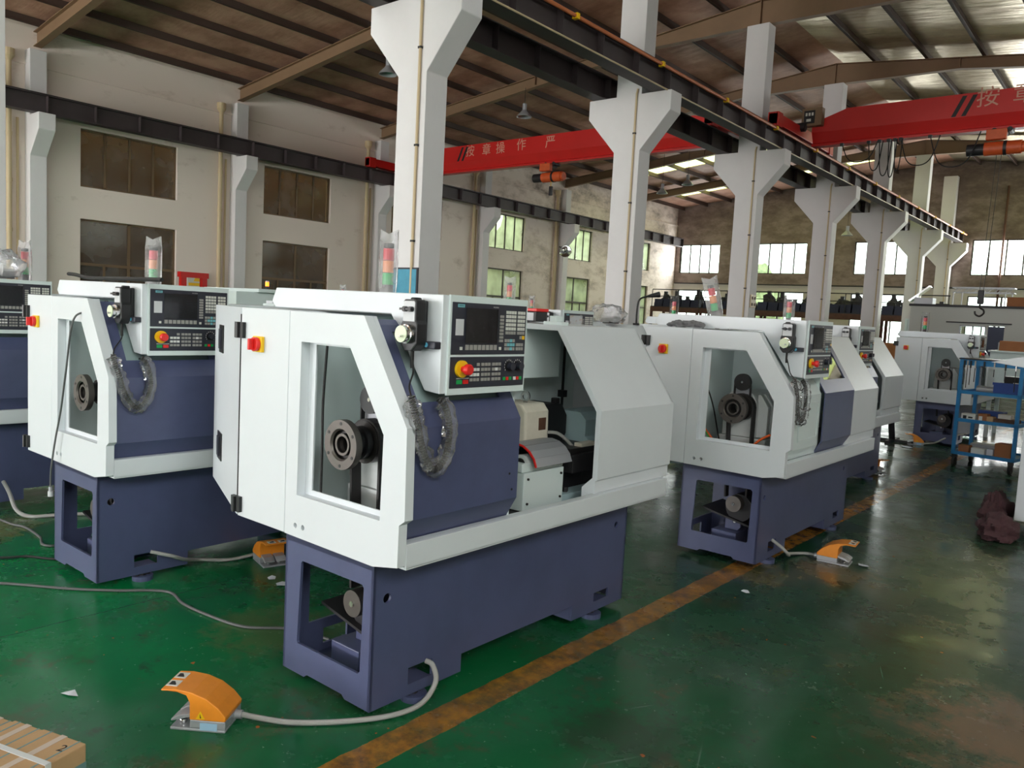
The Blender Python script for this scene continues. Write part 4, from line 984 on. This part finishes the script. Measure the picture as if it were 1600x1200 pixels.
scrap(-1.83, 4.532, .03, 'small paper scrap on the yellow line in front of the right-hand lathe', 11)
scrap(-2.45, 9.55, .06, 'white paper scrap by the pedal on the wet floor', 12)
scrap(-2.75, 12.3, .09, 'pale paper scrap by the farthest pedal', 14)

# things lying on the lathes
t = thing('rubber_seal_strip', (-4.6, 1.97, 1.672), 'black rubber strip lying along the top of the second lathe head', 'rubber strip')
MB().tube([(-.62, .03, .034), (-.52, .03, .030), (-.3, .02, .012), (0, 0, .011), (.3, -.01, .011), (.62, .0, .011)], .011, 'rubber', 8, 6).build('strip', t)
t = thing('terminal_box', (-2.75, 3.47, 1.568), 'red-topped black box lying on the foreground lathe behind its control panel', 'electrical box')
MB().box(-.07, .07, -.05, .05, 0, .055, 'black').build('body', t, bevel=.004)
MB().box(-.075, .075, -.055, .055, .055, .072, 'red').build('red_lid', t, bevel=.004)
MB().box(-.01, .05, -.052, -.05, .005, .048, 'face').build('label_plate', t)
t = thing('stop_block', (-2.50, 3.36, 1.556), 'small pale stepped block on top of the foreground lathe cover', 'block')
MB().box(-.06, .06, -.03, .03, 0, .018, 'interior').box(-.02, .02, -.03, .03, .018, .048, 'interior').build('block', t, bevel=.002)
t = thing('stop_block', (-5.02, 3.3, 1.558), 'pale block on the cover top of the second lathe', 'block')
MB().box(-.07, .07, -.03, .03, 0, .03, 'interior').box(-.03, .05, -.03, .03, .03, .05, 'white').build('block', t, bevel=.002)
t = thing('wrapped_part', (-4.40, 6.78, 1.562), 'metal part in a clear plastic bag on the lathe behind the foreground one', 'bag')
MB().box(-.03, .12, -.04, .03, 0, .055, 'darksteel').cyl((.1, -.05, .04), (.1, .05, .04), .03, 'alu', n=14).build('part', t)
MB().blob((0, 0, .075), (.20, .11, .12), 'poly_milky', 5, .35, 2.0, 28, True).build('plastic_bag', t, smooth=True)
t = thing('wrapped_part', (-6.62, 2.08, 1.668), 'crumpled clear plastic bag on the leftmost lathe head', 'bag')
MB().box(-.1, .1, -.05, .05, 0, .07, 'rag').build('part', t)
MB().blob((-.05, 0, .085), (.26, .12, .13), 'poly_milky', 9, .35, 2.0, 28, True).build('plastic_bag', t, smooth=True)
t = thing('work_glove', (-2.66, 5.10, 1.572), 'grey work glove lying on top of the right-hand lathe', 'glove')
MB().blob((-.05, 0, .018), (.07, .05, .03), 'rag', 2, .5, 2.5, 16, True).blob((.06, .01, .02), (.08, .045, .03), 'rag', 6, .5, 2.5, 16, True).tube([(.08, .0, .02), (.13, -.02, .025), (.16, -.01, .012)], .016, 'rag', 8, 4).build('glove', t, smooth=True)

# right edge of the photo: white machine corner with a cloth in front
t = thing('machine_enclosure', (-.335, 7.6, 0), 'corner of a white machine enclosure at the right edge of the photo', 'machine')
MB().box(-.52, .9, 0, 1.6, .13, 1.02, 'white').build('lower_panel', t, bevel=.004)
MB().box(-.45, .9, .05, 1.6, 0, .13, 'iron').build('plinth', t)
MB().box(-.25, .9, .1, 1.6, 1.02, 1.62, 'interior').build('rear_body', t)
MB().plate('y', [(-.80, 1.415), (-.48, 1.375), (.9, 1.3), (.9, 1.75), (-.48, 1.50)], 0, .9, 'white').build('canopy', t, bevel=.004)
c = MB().blob((-1.02, 7.85, .10), (.11, .34, .19), 'cloth', 4, .35, 2.2, 48, True).blob((-.93, 7.40, .07), (.14, .20, .12), 'cloth', 7, .35, 2.4, 40, True)
tag(c.build('maroon_cloth', smooth=True), 'crumpled maroon cloth on the floor at the right edge, before a white machine', 'cloth')

# blue tool trolley
rz = math.atan2(-.09, .65)
T = thing('tool_trolley', (-1.97, 11.14, 0), 'blue steel tool trolley on castors at the right of the photo', 'trolley', rz)
W, D = .66, .62
for (px, py, h) in ((0, 0, 1.36), (W, 0, 1.30), (0, D, 1.34), (W, D, 1.34)): MB().box(-.02, .02, -.02, .02, .15, h, 'blue').build('post', T, loc=(px, py, 0))
for z in (.15, .565, .915):
    MB().box(-.02, W+.02, -.02, .02, z, z+.04, 'blue').box(-.02, W+.02, D-.02, D+.02, z, z+.04, 'blue').box(-.02, .02, 0, D, z, z+.04, 'blue').box(W-.02, W+.02, 0, D, z, z+.04, 'blue').box(0, W, 0, D, z+.012, z+.02, 'blue').build('shelf', T)
MB().box(-.02, W+.02, -.022, .022, 1.27, 1.345, 'blue').box(-.02, W+.02, D-.02, D+.02, 1.28, 1.34, 'blue').box(-.02, .02, 0, D, 1.28, 1.34, 'blue').box(W-.02, W+.02, 0, D, 1.28, 1.34, 'blue').box(-.03, W+.03, -.03, D+.03, 1.34, 1.355, 'iron').build('top_frame', T)
for (px, py) in ((.02, 0), (W-.02, 0), (.02, D), (W-.02, D)):
    w_ = MB().cyl((-.016, 0, .06), (.016, 0, .06), .06, 'rubber', n=20).box(-.03, .03, -.02, .02, .11, .15, 'darksteel').box(-.025, -.018, -.015, .015, .05, .12, 'darksteel').box(.018, .025, -.015, .015, .05, .12, 'darksteel'); w_.build('castor', T, key='castor', loc=(px, py, 0))
def tw(px, py, z): v = Matrix.Rotation(rz, 3, 'Z') @ Vector((px, py, z)); return (v.x-1.97, v.y+11.14, v.z)
def item(name, px, py, z, label, cat, mb, group=None, rot=0):
    t = thing(name, tw(px, py, z), label, cat, rz+rot, group); mb.build('body', t, bevel=.003); return t
for i, (px, l) in enumerate([(.04, .30), (.075, .34), (.11, .3), (.16, .26), (.26, .2), (.37, .18), (.49, .22), (.60, .34)]):
    b = MB().cyl((0, 0, 0), (0, 0, -l), .005, 'darksteel', n=8).cyl((0, 0, 0), (0, 0, -.09), .010, 'chrome' if i % 2 else 'black', n=10)
    t = thing('hand_tool', tw(px, -.035, 1.33), ['hand tool hanging from the top rail of the blue trolley', ][0], 'tool', rz, 'tools hanging on the blue trolley'); b.build('shaft', t)
item('grey_roll', .33, .12, .98, 'pale grey rolled sleeve on the top shelf of the blue trolley', 'roll', MB().cyl((-.17, 0, 0), (.13, 0, 0), .045, 'alu', n=20))
tr = thing('plastic_tray', tw(.50, .17, .955), 'blue plastic tray on the top shelf of the trolley', 'tray', rz)
MB().box(-.13, .13, -.12, .12, 0, .01, 'crate').box(-.14, -.13, -.12, .12, 0, .12, 'crate').box(.13, .14, -.12, .12, 0, .12, 'crate').box(-.14, .14, -.13, -.12, 0, .12, 'crate').box(-.14, .14, .12, .13, 0, .12, 'crate').box(-.15, .15, -.14, -.13, .10, .13, 'crate').build('tray', tr)
item('black_case', .52, .42, .935, 'black case with a white label behind the blue tray', 'case', MB().box(-.13, .11, -.1, .1, 0, .22, 'black').box(-.03, .03, -.102, -.1, .09, .15, 'sign_white'))
item('white_box', .12, .10, .585, 'white printed box on the middle trolley shelf, leftmost', 'box', MB().box(-.08, .08, -.07, .07, 0, .085, 'sign_white').box(-.06, -.02, -.0715, -.07, .02, .06, 'mark').box(.0, .05, -.0715, -.07, .03, .05, 'mark'))
item('carton', .275, .10, .585, 'small brown box on the middle trolley shelf', 'box', MB().box(-.05, .05, -.06, .06, 0, .1, 'carton_dark').box(-.04, .0, -.0615, -.06, .01, .07, 'sign_white'))
item('carton', .36, .09, .585, 'small pale brown box right of the other on the middle trolley shelf', 'box', MB().box(-.035, .035, -.06, .06, 0, .075, 'carton'))
item('blue_sheet', .30, .32, .585, 'blue plastic bin lid at the back of the middle trolley shelf', 'lid', MB().box(-.14, .14, -.08, .08, 0, .13, 'crate'))
item('wooden_tray', .52, .14, .585, 'dark wooden tray on the middle trolley shelf', 'tray', MB().box(-.12, .12, -.1, .1, 0, .06, 'rust'))
item('paper_stack', .50, .14, .648, 'stack of white papers on the wooden tray', 'paper', MB().box(-.07, .07, -.06, .06, 0, .055, 'sign_white'))
item('carton', .10, .10, .17, 'small brown carton at the left of the bottom trolley shelf', 'box', MB().box(-.06, .06, -.06, .06, 0, .10, 'carton_dark'))
item('white_box', .26, .08, .17, 'white box on the bottom trolley shelf', 'box', MB().box(-.07, .08, -.06, .06, 0, .085, 'sign_white'))
item('white_box', .385, .12, .17, 'smaller white box on the bottom trolley shelf beside the carton', 'box', MB().box(-.035, .035, -.05, .05, 0, .09, 'paper'))
item('carton', .55, .11, .17, 'largest brown carton, at the right of the bottom trolley shelf', 'box', MB().box(-.10, .08, -.1, .1, 0, .18, 'carton_dark'))
item('steel_bar', .32, .3, .17, 'bundle of grey metal bars at the back of the bottom trolley shelf', 'metal bars', MB().box(-.2, .1, -.1, .1, 0, .12, 'alu'))
t = thing('steel_post', (-3.07, 12.72, 0), 'thin dark steel post on a cross foot beside the far lathe', 'post')
MB().bar((0, 0, 0), (-.05, -.12, .66), .07, .05, 'iron').box(-.3, .3, -.03, .03, 0, .04, 'iron').box(-.03, .03, -.3, .3, 0, .04, 'iron').build('post', t)

# far right: bench with cartons, partition wall, truss frame
t = thing('workbench', (-1.0, 15.3, 0), 'pale steel cabinet bench at the right edge behind the trolley', 'bench')
MB().box(-1.25, 1.4, -.4, .5, .66, 1.40, 'interior').build('cabinet', t, bevel=.01)
for lx in (-1.2, 0, 1.35):
    for ly in (-.35, .45): MB().box(-.03, .03, -.03, .03, 0, .66, 'interior').build('leg', t, loc=(lx, ly, 0))
MB().box(-1.28, 1.45, -.43, .53, 1.40, 1.43, 'interior').build('worktop', t, bevel=.005)
def carton2(x, y, z, w_, d, h, label, m='carton_dark'):
    t = thing('carton', (x, y, z), label, 'cardboard box', 0, 'brown cartons on the far bench'); MB().box(-w_/2, w_/2, -d/2, d/2, 0, h, m).build('box', t, bevel=.004)
    MB().box(-w_/2, w_/2, -.03, .03, h, h+.002, 'tape_clear').build('tape', t)
carton2(-1.93, 15.15, 1.43, .42, .4, .16, 'low brown carton at the left end of the far bench')
carton2(-1.45, 15.2, 1.43, .5, .45, .25, 'taller brown carton right of the low one on the far bench')
carton2(-2.17, 15.6, 1.43, .14, .14, .13, 'small grey-blue carton behind the low one on the far bench', 'alu')
pw = MB().plate('y', rect(-7.05, 6, 0, 2.62), 30.0, 30.14, 'partition', [rect(-5.5, -4.72, .9, 2.03), rect(-4.66, -4.2, 0, 2.03)])
struct(pw.build('wall_partition'))
struct(MB().box(-7.1, 6, 29.94, 30.2, 2.62, 2.70, 'iron').build('trim_1'))
struct(MB().box(-5.9, -4.0, 29.93, 29.97, 2.10, 2.14, 'iron').build('trim_2'))
d_ = MB().box(-4.66, -4.2, 30.03, 30.08, 0, 2.02, 'doorblue').box(-4.62, -4.6, 29.99, 30.03, .95, 1.1, 'chrome'); struct(d_.build('door_1'))
f = MB().box(-5.5, -5.46, 30.02, 30.1, .9, 2.03, 'alu').box(-4.76, -4.72, 30.02, 30.1, .9, 2.03, 'alu').box(-5.5, -4.72, 30.02, 30.1, 1.99, 2.03, 'alu').box(-5.5, -4.72, 30.02, 30.1, .9, .94, 'alu').box(-5.13, -5.09, 30.02, 30.1, .9, 2.03, 'alu')
fo = f.build('window_40'); struct(fo); MB().box(-5.5, -4.72, 30.05, 30.056, .9, 2.03, 'glass').build('pane', fo)
struct(MB().box(-7.05, 6, 30.14, 35.5, 2.5, 2.6, 'partition').build('trim_3'))
t = thing('truss_frame', (-5.2, 31, 2.602), 'welded grey steel truss frame on top of the partition wall', 'steel frame')
fr = MB()
for yy in (-.25, .25):
    fr.bar((-.75, yy, .72), (1.05, yy, .72), .04, .04, 'alu'); fr.bar((-.75, yy, .56), (1.05, yy, .56), .03, .03, 'alu')
    for i in range(6): fr.bar((-.7+i*.3, yy, .56), (-.55+i*.3, yy, .72), .02, .02, 'alu')
for x in (-.75, 1.05): fr.bar((x, -.25, .72), (x, .25, .72), .04, .04, 'alu'); fr.bar((x, -.25, .56), (x, .25, .56), .03, .03, 'alu')
fr.build('lattice', t)
for x in (-.72, -.45, .82, 1.02): MB().box(-.015, .015, -.265, -.235, 0, .56, 'alu').build('leg', t, loc=(x, 0, 0))
t = thing('carton', (-3.95, 30.9, 2.6), 'brown carton on top of the partition wall at the right edge', 'cardboard box'); MB().box(-.35, .6, -.3, .3, 0, .42, 'carton_dark').build('box', t, bevel=.01)
t = thing('metal_chute', (-6.75, 30.5, 2.602), 'tilted shiny metal sheet beside the sixth column', 'metal sheet')
MB().bar((-.45, 0, .2), (.15, 0, .72), .4, .05, 'chrome').box(-.28, .3, -.2, .3, 0, .32, 'alu').build('sheet', t)

# storage mezzanine along the far left
KN = ['left end', 'second from the left', 'middle', 'fourth from the left', 'right end']
rnd = random.Random(3)
for k, x0 in enumerate((-22.6, -19.6, -16.6, -13.6, -10.6)):
    t = thing('storage_rack', (x0, 39.2, 0), 'dark brown steel storage rack with a loaded deck, %s of the row' % KN[k], 'rack', group='storage racks at the far end')
    for (px, py) in ((.05, 0), (2.85, 0), (.05, 1.4), (2.85, 1.4)): MB().box(-.06, .06, -.06, .06, 0, 2.2, 'rust').build('upright', t, key='rackup', loc=(px, py, 0))
    MB().box(0, 2.95, -.08, .08, 2.2, 2.46, 'rust').box(0, 2.95, 1.32, 1.48, 2.2, 2.46, 'rust').build('beam', t, key='rackbeam'); MB().box(0, 2.95, -.05, 1.45, 2.46, 2.50, 'iron').build('deck', t, key='rackdeck')
    r = MB().cyl((.05, 0, 3.42), (2.95, 0, 3.42), .025, 'iron', n=8).cyl((.05, 0, 3.05), (2.95, 0, 3.05), .02, 'iron', n=8)
    for px in (.05, 1.5, 2.9): r.cyl((px, 0, 2.5), (px, 0, 3.42), .022, 'iron', n=8)
    r.build('guard_rail', t, key='rackrail')
    for i in range(10):
        c = thing('plastic_crate', (x0+.36+(i % 5)*.56, 39.5+.04*(i > 4), 2.5 if i < 5 else 2.702), 'dark blue plastic parts crate on the deck of a far storage rack', 'crate', 0, 'blue parts crates on the racks')
        MB().box(-.25, .25, -.16, .16, 0, .02, 'crate_dark').box(-.25, -.235, -.16, .16, 0, .2, 'crate_dark').box(.235, .25, -.16, .16, 0, .2, 'crate_dark').box(-.25, .25, -.16, -.145, 0, .2, 'crate_dark').box(-.25, .25, .145, .16, 0, .2, 'crate_dark').box(-.23, .23, -.14, .14, .02, .15, 'iron').build('body', c, key='crate1')
    for i in range(4):
        rx = .28+.14*rnd.random(); h = .28+.26*rnd.random()
        o = MB().blob((x0+.45+i*.68, 40.05, 2.5+h*.55), (rx, .2, h), 'iron', k*5+i, .5, 2.4, 16, True).box(x0+.45+i*.68-.12, x0+.45+i*.68+.05, 40.0, 40.15, 2.5+h, 2.5+h*1.9+.05, 'iron').build('machine_casting')
        tag(o, 'dark machine casting stored on a far rack deck', 'casting', 'castings on the racks')
    for i in range(3):
        c = thing('carton', (x0+.55+i*.9, 39.6, 1.1), 'brown carton stacked under a far storage rack', 'cardboard box', 0, 'cartons under the racks'); MB().box(-.3, .3, -.25, .25, -1.1, .1+.5*((k+i) % 2), 'carton_dark').build('box', c)
t = thing('steel_cabinet', (-7.6, 34, 0), 'tall pale green corrugated steel cabinet between the far columns', 'cabinet')
cb = MB().box(-.55, .15, 0, .6, 0, 2.25, 'interior')
for i in range(5): cb.box(-.5+i*.13, -.45+i*.13, -.03, 0, .1, 2.2, 'interior')
cb.box(.15, .3, .05, .6, 0, 2.25, 'rust'); cb.build('body', t)
# long pale green machine behind the second lathe, with a lit beacon
t = thing('machine_housing', (-8.1, 4.8, 0), 'long pale green machine housing seen between the second lathe and the foreground one', 'machine')
MB().box(-1.0, .1, 0, 2.9, .6, 1.70, 'interior').box(-.9, 0, .2, 2.8, 0, .6, 'slate').box(-1.05, .15, .25, 2.95, 1.70, 1.74, 'interior').build('housing', t, bevel=.006)
b = MB().cyl((-.15, .55, 1.74), (-.15, .55, 1.78), .02, 'iron', n=12).cyl((-.15, .55, 1.83), (-.15, .55, 1.845), .02, 'alu', n=12).build('beacon', t)
MB().cyl((-.15, .55, 1.78), (-.15, .55, 1.83), .022, 'beacon', n=14).build('lit_lens', b)
# other bagged signal lights far behind, standing on a lathe that is otherwise hidden
def far_lathe(x, y, label, lx, ly, bag):
    t = thing('cnc_lathe', (x, y, 0), label, 'lathe', group='row of new white and slate blue lathes')
    MB().box(-.57, 0, 0, 1.83, .0, .64, 'slate').build('base', t); MB().box(-.92, .15, -.02, 2.0, .64, 1.56, 'white').build('enclosure', t, bevel=.02)
    MB().box(-.92, .15, .155, .645, 1.56, 1.66, 'white').build('control_head', t, bevel=.02)
    stack_light(t, lx, ly, 1.66, bag, .5)
far_lathe(-10.75, 8.4, 'hidden white lathe, only its bagged signal light showing left of the blue notice board', -.55, .45, 'poly_milky')
far_lathe(-8.55, 11.0, 'hidden white lathe, only its signal light showing above the red-topped box', -.55, .45, 'poly_milky')
# red frame by the left wall
t = thing('red_stand', (-22.9, 12.3, 0), 'red steel portal stand by the left wall below the window', 'stand')
for yy in (-.33, .33): MB().box(-.08, .08, -.08, .08, 0, 2.2, 'crane_red').build('leg', t, loc=(0, yy, 0))
MB().box(-.1, .1, -.45, .45, 2.2, 2.36, 'crane_red').build('crossbar', t)
t = thing('warning_sign', (-23.93, 12.95, 1.95), 'yellow and white warning sign on the left wall behind the red stand', 'sign')
MB().box(0, .02, -.3, .3, 0, .45, 'sign_white').box(.02, .024, -.26, .26, .03, .12, 'yellow').plate('x', [(-.1, .17), (.14, .17), (.02, .40)], .02, .024, 'yellow').build('panel', t)
# notice board, sockets and small signs
t = thing('notice_board', (-9.0, 8.17, 1.72), 'blue notice board with a dark frame on the nearest column', 'board')
MB().box(-.31, .31, 0, .028, 0, .5, 'panel_black').build('frame', t); MB().box(-.285, .285, -.004, 0, .025, .475, 'board').build('panel', t)
t = thing('socket_box', (-8.70, 20.42, 2.12), 'pale socket box with four outlets on the third column', 'socket')
s_ = MB().box(0, .03, -.16, .16, 0, .34, 'beige')
for yy in (-.08, .08):
    for z in (.08, .25): s_.cyl((.03, yy, z), (.036, yy, z), .045, 'rust', n=12)
s_.build('box', t)
t = thing('warning_sign', (-23.95, 20.95, 1.7), 'small white sign with a red ring on the left wall beside the bagged signal light', 'sign')
MB().box(0, .015, -.17, .17, 0, .5, 'sign_white').build('panel', t); MB().ring((.015, 0, .34), (.02, 0, .34), .12, .09, 'red', 20).build('red_ring', t); MB().box(.015, .02, -.13, .13, .04, .12, 'red').build('caption', t)
t = thing('warning_sign', (-23.6, 25.65, 1.62), 'small yellow triangle sign on the fifth pilaster', 'sign')
MB().plate('y', [(-.03, 0), (.27, 0), (.12, .27)], 0, .01, 'yellow').build('panel', t)
t = thing('light_bulb', (-16.9, 38.9, 2.75), 'small bright lamp on the far storage rack', 'lamp')
MB().cyl((0, 0, 0), (0, 0, .28), .09, 'bulb', n=14).build('lit_tube', t); MB().box(-.1, .1, -.06, .06, -.25, 0, 'iron').build('stand', t)

t = thing('work_lamp', (-4.36, 7.28, 1.557), 'black bent-arm work lamp on the lathe behind the foreground one', 'lamp')
MB().cyl((0, 0, 0), (0, 0, .02), .035, 'black', n=16).build('base', t)
MB().tube([(0, 0, .02), (0, 0, .16), (.01, .02, .27), (.06, .10, .31)], .010, 'black', 8, 6).build('arm', t, smooth=True)
MB().lathe((.06, .10, .31), (.14, .20, .335), [(.012, 0), (.02, .3), (.032, 1), (.028, 1), (.01, .3)], 'black', 16).build('head', t)
# ------------------------------------------------------------------ camera, daylight
f_, pt, rl, yaw = 1234.32, .0876745, -.0523838, .6909403
cp, sp = math.cos(pt), math.sin(pt); s_, c_ = math.sin(yaw), math.cos(yaw)
F = Vector((-s_*cp, c_*cp, -sp)); R0 = Vector((c_, s_, 0)); U0 = Vector((-s_*sp, c_*sp, cp))
Rv = math.cos(rl)*R0-math.sin(rl)*U0; Uv = math.sin(rl)*R0+math.cos(rl)*U0
cam = bpy.data.cameras.new('camera'); co = bpy.data.objects.new('camera', cam); COL.objects.link(co)
mt = Matrix((Rv, Uv, -F)).transposed().to_4x4(); mt.translation = (0, 0, 1.6); co.matrix_world = mt
cam.sensor_fit = 'HORIZONTAL'; cam.sensor_width = 36; cam.lens = f_/1600*36; cam.clip_start = .05; cam.clip_end = 300
S.camera = co

w = bpy.data.worlds.new('sky'); S.world = w; w.use_nodes = True
nt = w.node_tree; bg = nt.nodes['Background']
bg.inputs['Color'].default_value = (.97, .98, 1, 1); bg.inputs['Strength'].default_value = 9.0

def area(name, loc, rot, sx, sy, power, col=(1, 1, 1)):
    l = bpy.data.lights.new(name, 'AREA'); l.shape = 'RECTANGLE'; l.size = sx; l.size_y = sy; l.energy = power; l.color = col
    o = bpy.data.objects.new(name, l); COL.objects.link(o); o.location = loc; o.rotation_euler = rot; return o
# lamps added at the unseen gates and right windows; daylight at the far windows
for i, (a, b, h) in enumerate(GATES):
    area('gate_roof_fill', ((a+b)/2, YF-3.0, 1.6), (PI/2+1.25, 0, 0), b-a, h-.2, (11000, 2500)[i], (1, .985, .965))  # added outside the gates and tilted up to brighten the roof
for (a, b) in RW_Y: area('window_fill', (XR-.02, (a+b)/2, (ZR[0]+ZR[1])/2), (0, PI/2-.15, 0), ZR[1]-ZR[0], b-a, 350 if b < 1 else 90, (1, .99, .97))  # added fill for the left wall and the lathe ends
for (a, b) in BW_X: area('window_fill', ((a+b)/2, YB-.02, 5.5), (-PI/2, 0, 0), b-a, 1.7, 650 if a > -9 else 200, (.97, 1, 1))

S.view_settings.view_transform = 'Standard'; S.view_settings.look = 'None'; S.view_settings.gamma = 1; S.view_settings.exposure = -.42
S.view_settings.use_curve_mapping = False
cy = S.cycles; cy.use_denoising = True; cy.max_bounces = 8; cy.diffuse_bounces = 4; cy.glossy_bounces = 4; cy.transparent_max_bounces = 12; cy.caustics_reflective = False; cy.caustics_refractive = False
cy.sample_clamp_indirect = 6
